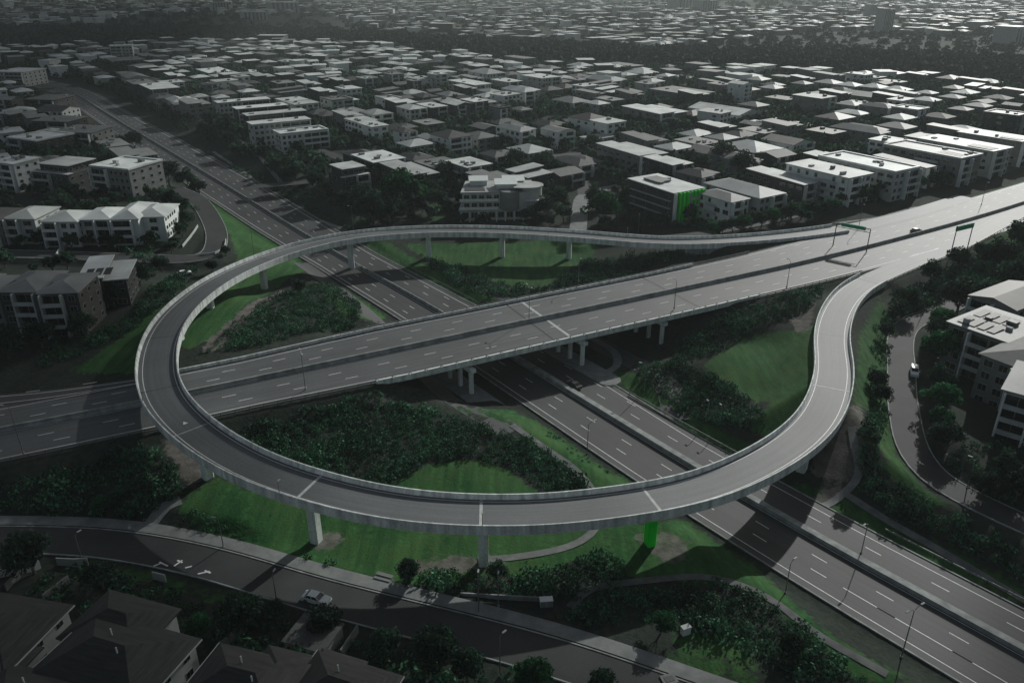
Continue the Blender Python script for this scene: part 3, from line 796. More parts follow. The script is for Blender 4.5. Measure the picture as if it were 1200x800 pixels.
NT = [  # picture x, y of the foot, width in the picture, kind, label
 (120,602,24,'g','small pale round tree alone among dark shrubs left of the loop'),
 (774,742,33,'g','round bright-tipped garden tree on the dark lawn below the green pier'),
 (694,728,18,'n','small dark tree near the utility box beside the lower path'),
 (927,770,34,'n','broad dark tree at the edge of the motorway shrubs, bottom right'),
 (236,748,34,'g','green tree in the garden right of the big hipped roof'),
 (287,740,54,'n','wide dark tree between street and garden left of the white car'),
 (325,722,26,'n','low bushy tree by the kerb immediately left of the white car'),
 (40,672,58,'n','very wide dark tree beside the street at the left edge'),
 (121,690,40,'n','dark tree behind the street verge above the hipped roofs'),
 (382,745,44,'n','dark tree just below the white car, in front of the driveway'),
 (625,812,52,'g','broad green tree by the street lamp at the bottom edge'),
 (705,815,40,'n','dark round tree at the bottom edge right of the broad green one'),
 (481,680,30,'n','dark tree at the top end of the southern shrub bed by the steps'),
 (583,678,26,'n','thin-leaved tree beside the foot of the middle pier'),
 (508,782,58,'n','large dark tree below the street at the bottom centre'),
 (548,798,46,'n','dark tree to the lower right of the large one below the street'),
 (455,768,40,'n','dark tree against the near kerb left of the bottom centre'),
 (1099,392,36,'g','northernmost tree in the line right of the curving street'),
 (1098,404,34,'n','second tree from the top in the line right of the curving street'),
 (1097,430,50,'g','widest tree in the line right of the curving street'),
 (1099,459,34,'n','tree below the widest one right of the curving street'),
 (1098,481,38,'g','fifth tree down in the line right of the curving street'),
 (1100,505,32,'g','sixth tree down in the line right of the curving street'),
 (1107,528,38,'n','lowest tree in the line right of the curving street'),
 (1027,457,26,'n','upper one of two round trees on the verge between ramp and street'),
 (1031,474,26,'n','lower one of two round trees on the verge between ramp and street'),
 (1018,525,28,'n','dark tree on the verge right of the pale winding path'),
 (1037,398,22,'n','small tree on the slope between the ramp and the curving street'),
 (1060,366,34,'n','bushy tree where the curving street disappears under foliage'),
 (1121,368,48,'n','left one of the two biggest dark trees above the curving street'),
 (1147,365,42,'n','right one of the two biggest dark trees above the curving street'),
 (1188,345,52,'n','big dark tree at the right edge behind the solar-panel building'),
 (1172,318,40,'n','dark tree below the motorway verge near the right edge'),
 (1196,300,46,'n','topmost dark tree at the right edge under the motorway verge'),
 (1120,318,30,'n','rounded tree in the belt under the two-legged road sign'),
 (1090,332,30,'n','rounded tree in the belt where the ramp leaves the motorway'),
 (1150,312,30,'n','tree in the belt right of the two-legged road sign'),
 (1175,560,36,'n','dark tree in front of the curved-roof block at the right edge'),
 (1150,580,34,'n','dark tree by the bench on the right street corner'),
 (1190,585,40,'n','shaded tree at the right edge under the curved-roof block'),
 (475,250,52,'g','largest leafy tree beside the loop left of the curved white block'),
 (496,238,34,'n','leafy tree behind the largest one left of the curved white block'),
 (512,250,30,'n','small rounded tree close to the lawn of the curved white block'),
 (438,263,42,'n','low spreading tree beside the lower road at the loop'),
 (457,262,34,'n','dark tree wedged between the low spreading one and the largest'),
 (425,245,30,'n','dark tree in front of the dark balconied block by the lower road'),
 (521,215,26,'n','slender tree in front of the small pale-roofed pavilion'),
 (620,262,22,'n','small tree at the right foot of the curved white block'),
 (640,256,28,'n','dark tree left of the side street opening onto the loop'),
 (652,246,28,'n','tree behind the first one left of the side street'),
 (660,262,24,'n','tree at the left corner of the side street'),
 (698,246,30,'n','upper tree at the right corner of the side street'),
 (703,264,40,'g','broad tree at the right corner of the side street'),
 (722,256,28,'n','tree between the side street and the green-finned block'),
 (652,212,26,'n','dark tree in front of the tiled-roof villa'),
 (605,198,24,'n','round tree on the lawn above the curved white block'),
 (635,205,26,'n','tree between the round one and the tiled-roof villa'),
 (848,196,30,'n','tree behind the pale hip-roofed block beside the green-finned one'),
 (869,205,28,'n','tree behind the second roof right of the green-finned block'),
 (820,205,26,'n','tree behind the green-finned block'),
 (159,176,22,'n','round dark tree on the west kerb of the lower road'),
 (146,178,20,'n','small tree left of the round one on the west kerb'),
 (199,218,30,'n','wide dark tree behind the courtyard-roof block'),
 (220,222,26,'n','tree at the tip of the western lawn strip'),
 (234,230,22,'n','dark tree at the very top of the western lawn strip'),
 (214,250,22,'n','small tree right of the pale hipped row'),
 (351,345,20,'n','small dark tree inside the loop near the broken kerb'),
 (100,395,34,'n','tree in front of the balconied hip-roofed row at the left'),
 (12,420,44,'n','large dark tree at the left edge above the slip road'),
 (50,408,36,'n','dark tree under the balconies at the far left'),
 (135,360,28,'n','tree at the end wall of the hip-roofed row with panels'),
 (165,335,26,'n','tree between the hip-roofed row and the loop ramp'),
 (190,318,20,'n','small tree beside the outer edge of the ramp by the parked vehicle'),
 (265,300,14,'n','sapling on the western lawn strip close to the ramp'),
 (241,160,18,'n','tree in front of the four long parallel roofs'),
 (345,215,24,'n','tree by the side street east of the lower road'),
 (372,222,22,'n','tree left of the dark balconied block'),
]
for (px, py, wd, kd, lab) in NT:
    p = on_ground(px, py); sc = mscale(p[0], p[1], p[2]+4)
    key = (kd, rnd.randrange(4 if kd == 'n' else 2))
    tree(p[0], p[1], wd/sc/2*1.02, key, lab)

# ---- shrub beds: uncountable ground planting
def shrub_template(seed, nq=64, size=.165):
    r = np.random.default_rng(seed)
    d = r.normal(size=(nq, 3)); d /= np.linalg.norm(d, axis=1)[:, None]; d[:, 2] = np.abs(d[:, 2])
    c = d*r.uniform(.5, 1.0, size=(nq, 1)); return leaf_quads(c, d, np.full(nq, size)*r.uniform(.7, 1.3, nq), r)
SHT = [shrub_template(900+k) for k in range(6)]
def scatter_poly(poly_px, spacing, jitter=.5, poly=None):
    poly = gpoly(poly_px) if poly is None else poly
    x0, y0 = poly.min(0); x1, y1 = poly.max(0)
    gx_, gy_ = np.meshgrid(np.arange(x0, x1, spacing), np.arange(y0, y1, spacing))
    gx_ = gx_.ravel()+rng.uniform(-jitter, jitter, gx_.size)*spacing; gy_ = gy_.ravel()+rng.uniform(-jitter, jitter, gy_.size)*spacing
    k = inside(gx_, gy_, poly); return gx_[k], gy_[k]
def keep_off(x, y, P, d):
    dd = np.min(np.hypot(x[:, None]-P[None, ::2, 0], y[:, None]-P[None, ::2, 1]), 1); return dd > d
def replicate(tpls, x, y, z, s, sz, r):
    out = []
    which = r.integers(0, len(tpls), len(x)); ang = r.uniform(0, 6.28, len(x))
    for k, T in enumerate(tpls):
        m = which == k
        if not m.any(): continue
        c, sn = np.cos(ang[m]), np.sin(ang[m])
        X_ = T[None, :, :, 0]; Y_ = T[None, :, :, 1]; Z_ = T[None, :, :, 2]
        c, sn, S, SZ = (v[:, None, None] for v in (c, sn, s[m], sz[m]))
        V = np.stack([(X_*c-Y_*sn)*S+x[m][:, None, None], (X_*sn+Y_*c)*S+y[m][:, None, None], Z_*SZ+z[m][:, None, None]], -1)
        out.append(V.reshape(-1, 4, 3))
    return np.concatenate(out)
def shrub_bed(poly, spacing, s0, s1, label, mt=M_shrub, hh=1.25, thin=0.0, off=True, clear=7.4, rows=False):
    x, y = scatter_poly(poly, spacing*1.12, .5)
    if rows:
        P0 = gpoly(poly); c0 = P0.mean(0); ex = np.abs(P0-c0).max()*1.5; u, v = np.meshgrid(np.arange(-ex, ex, 1.25), np.arange(-ex, ex, 2.35)); u = u+rng.uniform(-.25, .25, u.shape); v = v+rng.uniform(-.22, .22, v.shape)
        x = (c0[0]+u*.62+v*.79).ravel(); y = (c0[1]-u*.79+v*.62).ravel(); k = inside(x, y, P0); x, y = x[k], y[k]
    k = keep_off(x, y, LR, 15.5) if off else np.ones(len(x), bool)
    kk = (y > 60) & (keep_off(x, y, BOT, clear)) & keep_off(x, y, RST, 4.4)
    dm = np.min(np.hypot(x[:, None]-MW[None, ::2, 0], y[:, None]-MW[None, ::2, 1]), 1); kk &= dm > 17
    k &= kk
    if thin: k &= rng.random(len(x)) > thin
    x, y = x[k], y[k]
    if not len(x): return
    patch = .7+.6*(np.sin(x*.35)*np.sin(y*.31+1)+1)/2
    s = (s0+(s1-s0)*rng.random(len(x))**1.6*1.35)*patch
    V = replicate(SHT, x, y, gz(x, y)-.1, s, s*hh, rng)
    o = link('shrub_bed', quads_mesh('shrub_bed', V, mt)); tag(o, label, 'shrubs', None, 'stuff'); return o
shrub_bed([(258,506),(300,484),(390,468),(440,462),(500,478),(560,498),(625,520),(665,548),(694,578),(650,584),(606,552),(545,536),(488,545),(450,572),(380,562),(320,538),(282,515)], 1.35, .9, 1.45, 'dense planting inside the loop')
shrub_bed([(228,416),(262,395),(330,345),(395,335),(425,362),(415,385),(330,398),(290,408)], 1.5, .8, 1.4, 'planting between motorway and western lawn')
shrub_bed([(492,298),(545,316),(600,336),(640,338),(690,305),(770,296),(830,298),(700,330),(600,350),(570,350),(520,328)], 1.7, .9, 1.7, 'planting around the far oval lawn')
shrub_bed([(743,425),(790,425),(850,446),(900,482),(898,497),(870,504),(825,497),(790,474),(752,448)], 1.4, .9, 1.6, 'planting in the eastern triangle', rows=True)
shrub_bed([(790,405),(870,358),(940,334),(968,330),(945,365),(880,390),(830,420),(790,424)], 1.5, .9, 1.6, 'dark planting on the embankment right of the bridge')
shrub_bed([(470,680),(520,668),(600,676),(640,672),(680,657),(722,645),(734,660),(728,690),(670,702),(600,699),(520,694)], 1.25, .9, 1.6, 'planting south of the piers', rows=True)
shrub_bed([(212,602),(235,600),(280,630),(340,648),(392,660),(385,670),(330,662),(270,648),(225,622)], 1.2, .6, 1.1, 'low hedge planting between lawn and street')
shrub_bed([(-10,560),(80,545),(170,525),(203,545),(213,575),(180,600),(120,606),(60,612),(-10,618)], 1.6, 1.0, 1.9, 'dark thicket below the motorway at the left')
shrub_bed([(640,722),(700,702),(760,692),(850,682),(900,705),(960,750),(1030,805),(950,805),(890,770),(840,745),(780,722),(700,735)], 1.4, .8, 1.6, 'planting below the lower path')
shrub_bed([(1045,352),(1080,340),(1100,326),(1140,306),(1180,288),(1215,270),(1215,355),(1160,375),(1110,365),(1085,362),(1060,372),(1044,400),(1036,390)], 2.0, 1.4, 2.8, 'thick belt under the right motorway verge')
shrub_bed([(1006,500),(1022,500),(1032,545),(1060,572),(1100,604),(1150,640),(1100,632),(1040,602),(1012,572)], 1.3, .9, 1.5, 'planting beside the winding path')
shrub_bed([(1022,380),(1044,380),(1036,430),(1040,500),(1026,520),(1014,500),(1022,440)], 1.8, .8, 1.6, 'scattered shrubs on the slope beside the ramp', thin=.35)
shrub_bed([(1110,600),(1215,660),(1215,700),(1150,668)], 1.7, 1., 1.8, 'dark planting below the right street')
shrub_bed([(60,402),(140,382),(200,325),(232,306),(205,350),(150,392),(90,418),(45,432)], 1.7, .9, 1.6, 'planting between the left houses and the ramp')
shrub_bed([(150,232),(230,222),(246,236),(225,262),(205,252),(190,258),(176,300),(190,316),(160,318),(150,300)], 2.0, .9, 1.7, 'garden planting right of the pale hipped row', thin=.3)
shrub_bed([(0,690),(100,668),(180,690),(290,722),(400,745),(520,775),(650,805),(400,805),(300,770),(200,730),(60,710)], 2.0, .9, 2.0, 'dark gardens between the street and the houses', thin=.25, clear=5.0)
shrub_bed([(1110,540),(1215,500),(1215,620),(1170,600),(1130,580)], 2.0, .8, 1.8, 'dark garden around the right-hand blocks', thin=.2)
shrub_bed([(730,262),(800,268),(900,262),(1000,240),(1060,230),(1060,222),(960,236),(880,256),(800,262),(735,252)], 1.8, .9, 1.7, 'hedge line below the motorway-side blocks', thin=.2)
shrub_bed([(235,200),(290,240),(340,262),(410,268),(440,266),(420,240),(360,225),(300,200),(240,180)], 2.2, .7, 1.5, 'rough planting right of the lower road', thin=.35)
shrub_bed([(650,470),(720,508),(750,545),(725,562),(680,540),(640,510)], 1.5, .4, .8, 'low ground cover beside the worn path', thin=.3)

# ---------------------------------------------------------------- buildings
R_WHITE = mat('roof white metal', G(.58), .62, .22, .12, fine=.2, spec=.3, rnd_amt=.3)
R_GREY  = mat('roof grey metal', G(.20), .62, .2, .15, fine=.2, spec=.3, rnd_amt=.35)
R_DARK  = mat('roof dark', G(.05), .6, .25, .3, fine=.2, spec=.4)
R_TILE  = mat('roof tile', G(.11), .7, .2, .5, fine=.25, rnd_amt=.3)
W_WHITE = mat('wall white', G(.74), .8, .08, .4)
W_PALE  = mat('wall pale', G(.46), .85, .12, .4)
W_GREY  = mat('wall grey', G(.20), .85, .15, .4)
W_DARK  = mat('wall dark', G(.055), .8, .2, .4)
M_glass = mat('window glass', G(.018), .12, .1, 1., spec=.8)
M_frame = mat('window frame', G(.5), .6, .1, 1.)
M_solar = mat('solar glass', G(.04), .6, .2, .8, spec=.25)
ROOF = dict(w=R_WHITE, g=R_GREY, d=R_DARK, t=R_TILE); WALL = dict(w=W_WHITE, p=W_PALE, g=W_GREY, d=W_DARK)
WINM = {}
def win_mesh(w_, h_, key='window'):
    k = (round(w_, 1), round(h_, 1))
    if k not in WINM:
        m = MB(); w_, h_ = k
        m.box(-w_/2, w_/2, -.06, 0, 0, h_, 1)
        n = 2 if w_ > 1.2 else 1
        for i in range(n):
            a = -w_/2+.07+i*(w_-.07)/n; m.box(a, a+(w_-.07)/n-.07, -.085, -.06, .07, h_-.07, 0)
        me = bpy.data.meshes.new('window'); me.from_pydata(m.v, [], m.f); me.materials.append(M_glass); me.materials.append(M_frame)
        me.polygons.foreach_set('material_index', m.m); me.update(); WINM[k] = me
    return WINM[k]
def hip_roof(m, x0, x1, y0, y1, z, h, ov=.6, mi=0):
    x0 -= ov; x1 += ov; y0 -= ov; y1 += ov; W, D = x1-x0, y1-y0; e = min(W, D)/2*.98
    if W >= D: r = [(x0+e, (y0+y1)/2), (x1-e, (y0+y1)/2)]
    else: r = [((x0+x1)/2, y0+e), ((x0+x1)/2, y1-e)]
    V = [(x0,y0,z),(x1,y0,z),(x1,y1,z),(x0,y1,z),(r[0][0],r[0][1],z+h),(r[1][0],r[1][1],z+h)]
    V += [(x0,y0,z-.22),(x1,y0,z-.22),(x1,y1,z-.22),(x0,y1,z-.22)]
    F = [(0,1,5,4),(1,2,5),(2,3,4,5),(3,0,4)] if W >= D else [(0,1,4),(1,2,5,4),(2,3,5),(3,0,4,5)]
    F += [(6,7,1,0),(7,8,2,1),(8,9,3,2),(9,6,0,3),(9,8,7,6)]
    m.add(V, F, mi)
def gable_roof(m, x0, x1, y0, y1, z, h, ov=.5, along='y'):
    x0 -= ov; x1 += ov; y0 -= ov; y1 += ov
    if along == 'y': xm = (x0+x1)/2; V = [(x0,y0,z),(xm,y0,z+h),(x1,y0,z),(x0,y1,z),(xm,y1,z+h),(x1,y1,z)]
    else: ym = (y0+y1)/2; V = [(x1,y0,z),(x1,ym,z+h),(x1,y1,z),(x0,y0,z),(x0,ym,z+h),(x0,y1,z)]
    V += [(a, b_, c-.18) for a, b_, c in V]
    m.add(V, [(0,1,4,3),(1,2,5,4),(6,9,10,7),(7,10,11,8),(0,6,7,1),(1,7,8,2),(3,4,10,9),(4,5,11,10),(0,3,9,6),(2,8,11,5)])
def slab(m, x0, x1, y0, y1, z, t_=.3, dz=0.0, ov=.5):
    x0 -= ov; x1 += ov; y0 -= ov; y1 += ov
    V = [(x0,y0,z),(x1,y0,z),(x1,y1,z+dz),(x0,y1,z+dz)]; V = V+[(a, b_, c+t_) for a, b_, c in V]
    m.add(V, [(0,3,2,1),(4,5,6,7),(0,1,5,4),(1,2,6,5),(2,3,7,6),(3,0,4,7)])
FOOT = []
def building(x, y, w_, d, st, rz, kind, rk, wk, label, cat='apartment block', name='apartment_block', det=1, group=None, seed=0, z=None, sh=3.0, solar=False):
    r = random.Random(seed*7+3)
    zg = float(gz(x, y)) if z is None else z
    root = empty(name, (x, y, zg), rz, label, cat, group)
    FOOT.append((x, y, max(w_, d)/2+1))
    H = st*sh+.3; X0, X1, Y0, Y1 = -w_/2, w_/2, -d/2, d/2
    wm = MB(); rm = MB()
    zb = -2.5
    wall = None
    if kind in ('hip', 'hip2', 'gable'):
        if kind == 'hip2':     # two interlocked hips stepping sideways
            xs = X0+w_*.55
            wm.box(X0, xs, Y0, Y1, zb, H); wm.box(xs, X1, Y0+d*.18, Y1-.3, zb, H-.35)
            hip_roof(rm, X0, xs, Y0, Y1, H, w_*.10+.4); hip_roof(rm, xs-w_*.2, X1, Y0+d*.18, Y1-.3, H-.35, w_*.09+.3)
        elif kind == 'hip': wm.box(X0, X1, Y0, Y1, zb, H); hip_roof(rm, X0, X1, Y0, Y1, H, min(w_, d)*.165)
        else:
            wm.box(X0, X1, Y0, Y1, zb, H); gable_roof(rm, X0, X1, Y0, Y1, H, min(w_, d)*.12, along='y' if d > w_ else 'x')
            hh = min(w_, d)*.12
            if d > w_: wm.add([(X0,Y0,H),(X1,Y0,H),(0,Y0,H+hh*.9),(X0,Y1,H),(X1,Y1,H),(0,Y1,H+hh*.9)], [(0,1,2),(4,3,5)])
            else: wm.add([(X0,Y0,H),(X0,Y1,H),(X0,0,H+hh*.9),(X1,Y0,H),(X1,Y1,H),(X1,0,H+hh*.9)], [(1,0,2),(3,4,5)])
    elif kind == 'skil':       # tilted slabs at two heights
        xs = X0+w_*r.uniform(.45, .6)
        wm.box(X0, xs, Y0, Y1, zb, H); wm.box(xs, X1, Y0+1.0, Y1-.8, zb, H-1.2)
        slab(rm, X0, xs, Y0, Y1, H+.02, .25, .9, .7); slab(rm, xs+.72, X1, Y0+1.0, Y1-.8, H-1.18, .25, .5, .7)
        wm.add([(X0,Y0,H),(X0,Y1,H),(X0,Y1,H+.85),(xs,Y0,H),(xs,Y1,H),(xs,Y1,H+.85)], [(0,2,1),(3,4,5),(1,2,5,4)])
    elif kind == 'para':       # parapet roof with sunken deck
        wm.box(X0, X1, Y0, Y1, zb, H)
        rm.box(X0-.3, X1+.3, Y0-.3, Y0+.8, H+.01, H+.75); rm.box(X0-.3, X1+.3, Y1-.8, Y1+.3, H+.01, H+.75)
        rm.box(X0-.3, X0+.8, Y0+.8, Y1-.8, H+.01, H+.75); rm.box(X1-.8, X1+.3, Y0+.8, Y1-.8, H+.01, H+.75)
        rm.box(X0+.8, X1-.8, Y0+.8, Y1-.8, H+.005, H+.25)
    elif kind == 'step':       # lower front block with set-back upper storey
        wm.box(X0, X1, Y0, Y1, zb, H-sh); wm.box(X0+w_*.12, X1-w_*.1, Y0+d*.16, Y1-.5, H-sh, H)
        slab(rm, X0, X1, Y0, Y0+d*.14, H-sh+.01, .2, 0, .35); slab(rm, X0+w_*.12, X1-w_*.1, Y0+d*.16, Y1-.5, H+.01, .3, .0, .8)
    else:                      # flat with overhang
        wm.box(X0, X1, Y0, Y1, zb, H); slab(rm, X0, X1, Y0, Y1, H+.01, .32, 0.12, .6)
    wall = wm.build('wall', WALL[wk], root); roof = rm.build('roof', ROOF[rk], root)
    if det >= 1 and kind in ('flat', 'para'):
        for k in range(2 if det == 1 else 4):
            u = MB(); a = r.uniform(X0+1.5, X1-3.5); c = r.uniform(Y0+1.5, Y1-3.5); q = r.uniform(1.2, 2.6)
            zz = H+(.35 if kind == 'flat' else .25)+.1; u.box(a, a+q, c, c+q*.7, zz-.08, zz+r.uniform(.5, 1.2)); u.build('roof_unit', R_GREY if k % 2 else W_PALE, root)
    if solar:
        for k in range(solar):
            u = MB(); a = X0+1.0+(k % 4)*min(2.4, w_/4.4); c = (Y0+1.4) if k < 4 else 0
            zz = H+(.5 if kind == 'flat' else .35); slab(u, a, a+1.9, c, c+d*.32, zz, .06, .25, 0); u.build('solar_panel', M_solar, root)
    # windows and balconies
    def side(which, n, ww, wh, z0, storey, skip=()):
        L = w_ if which in 'fb' else d
        for i in range(n):
            if i in skip: continue
            u = -L/2+L*(i+.5)/n
            zf = .85+storey*sh
            pos = {'f': (u, Y0, zf), 'b': (-u, Y1, zf), 'l': (X0, -u, zf), 'r': (X1, u, zf)}[which]
            rot = {'f': 0, 'b': pi, 'l': -pi/2, 'r': pi/2}[which]
            if kind == 'step' and storey == st-1:
                pos = {'f': (u*.75, Y0+d*.16, zf), 'b': (-u, Y1-.5, zf), 'l': (X0+w_*.12, -u*.7, zf), 'r': (X1-w_*.1, u*.7, zf)}[which]
            if kind == 'hip2' and which == 'f' and u > w_*.05: pos = (u, Y0+d*.18, zf)
            if kind == 'hip2' and which == 'r': pos = (X1, u*.6, zf)
            if kind == 'skil' and which == 'f' and u > X0+w_*.6: pos = (u, Y0+1.0, zf)
            o = link('window', win_mesh(ww, wh), root, pos, rot)
    if det >= 1:
        nf = max(2, int(w_/(3.0 if det > 1 else 4.0))); nl = max(2, int(d/(4.0 if det > 1 else 5.5)))
        bw = w_*r.uniform(.42, .62); bx = X0+.3 if r.random() < .5 else X1-bw-.3
        if kind in ('hip2', 'skil'): bx = X0+.2; bw = min(bw, w_*.42)
        bal = (cat != 'house' or det > 1)
        for s_ in range(st):
            up = kind == 'step' and s_ == st-1
            if bal and not up:       # wide dark opening behind each balcony
                k = max(1, int(bw/4.5)); 
                for i in range(k): link('window', win_mesh(round(bw/k*.92, 1), 2.3), root, (bx+bw*(i+.5)/k, Y0, .25+s_*sh), 0)
                u0, u1 = (bx+bw+.4, X1-.3) if bx < 0 and bx+bw < X1-1.5 else (X0+.3, bx-.4)
                if kind in ('hip2',): u0, u1 = 0, 0; link('window', win_mesh(min(2.6, w_*.28), 1.6), root, (w_*.27, Y0+d*.18, .7+s_*sh), 0)
                if kind == 'skil': u0, u1 = 0, 0; link('window', win_mesh(min(2.6, w_*.24), 1.6), root, (X1-w_*.18, Y0+1.0, .7+s_*sh), 0)
                if u1-u0 > 1.6:
                    k = max(1, int((u1-u0)/2.6))
                    for i in range(k): link('window', win_mesh(round((u1-u0)/k*.6, 1), 1.7), root, (u0+(u1-u0)*(i+.5)/k, Y0, .75+s_*sh), 0)
            else: side('f', nf, min(2.6, w_/nf*.7), 1.6, 0, s_)
            side('l', nl, r.choice((1.6, 2.6)) if det == 1 else r.choice((1.4, 2.8)), r.choice((1.4, 1.8)), 0, s_, skip=(r.randrange(nl),))
            if det > 1 or rz < .2: side('r', nl, 1.5, 1.3, 0, s_)
            side('b', nf, 1.6, 1.3, 0, s_) if det > 1 else None
        if bal:
            for s_ in range(1, st):
                if kind == 'step' and s_ == st-1: continue
                bl = MB(); zf = s_*sh+.1
                bl.box(bx, bx+bw, Y0-1.7, Y0-.09, zf-.25, zf); bl.box(bx, bx+bw, Y0-1.7, Y0-1.62, zf+.003, zf+.85)
                bl.box(bx, bx+.08, Y0-1.62, Y0-.1, zf+.003, zf+.85); bl.box(bx+bw-.08, bx+bw, Y0-1.62, Y0-.1, zf+.003, zf+.85)
                bl.build('balcony', W_PALE if wk != 'w' else W_WHITE, root)
            if det > 1 and kind in ('flat', 'para', 'hip') and r.random() < .8:
                c0 = Y0+d*r.uniform(.15, .4); c1 = c0+d*.3
                for s_ in range(1, st):
                    bl = MB(); zf = s_*sh+.1; bl.box(X0-1.4, X0-.1, c0, c1, zf-.25, zf); bl.box(X0-1.4, X0-1.32, c0, c1, zf+.003, zf+.85); bl.build('balcony', W_PALE, root)
            for u in ((bx, bx+.35), (bx+bw-.35, bx+bw)):
                fm = MB(); fm.box(u[0]-.01, u[1]+.01, Y0-1.78, Y0-.1, -1.5, H-.25-(sh if kind == 'step' else 0)); fm.build('blade_wall', W_WHITE if wk in 'wpg' else W_PALE, root)
    return root
DG = pi/180
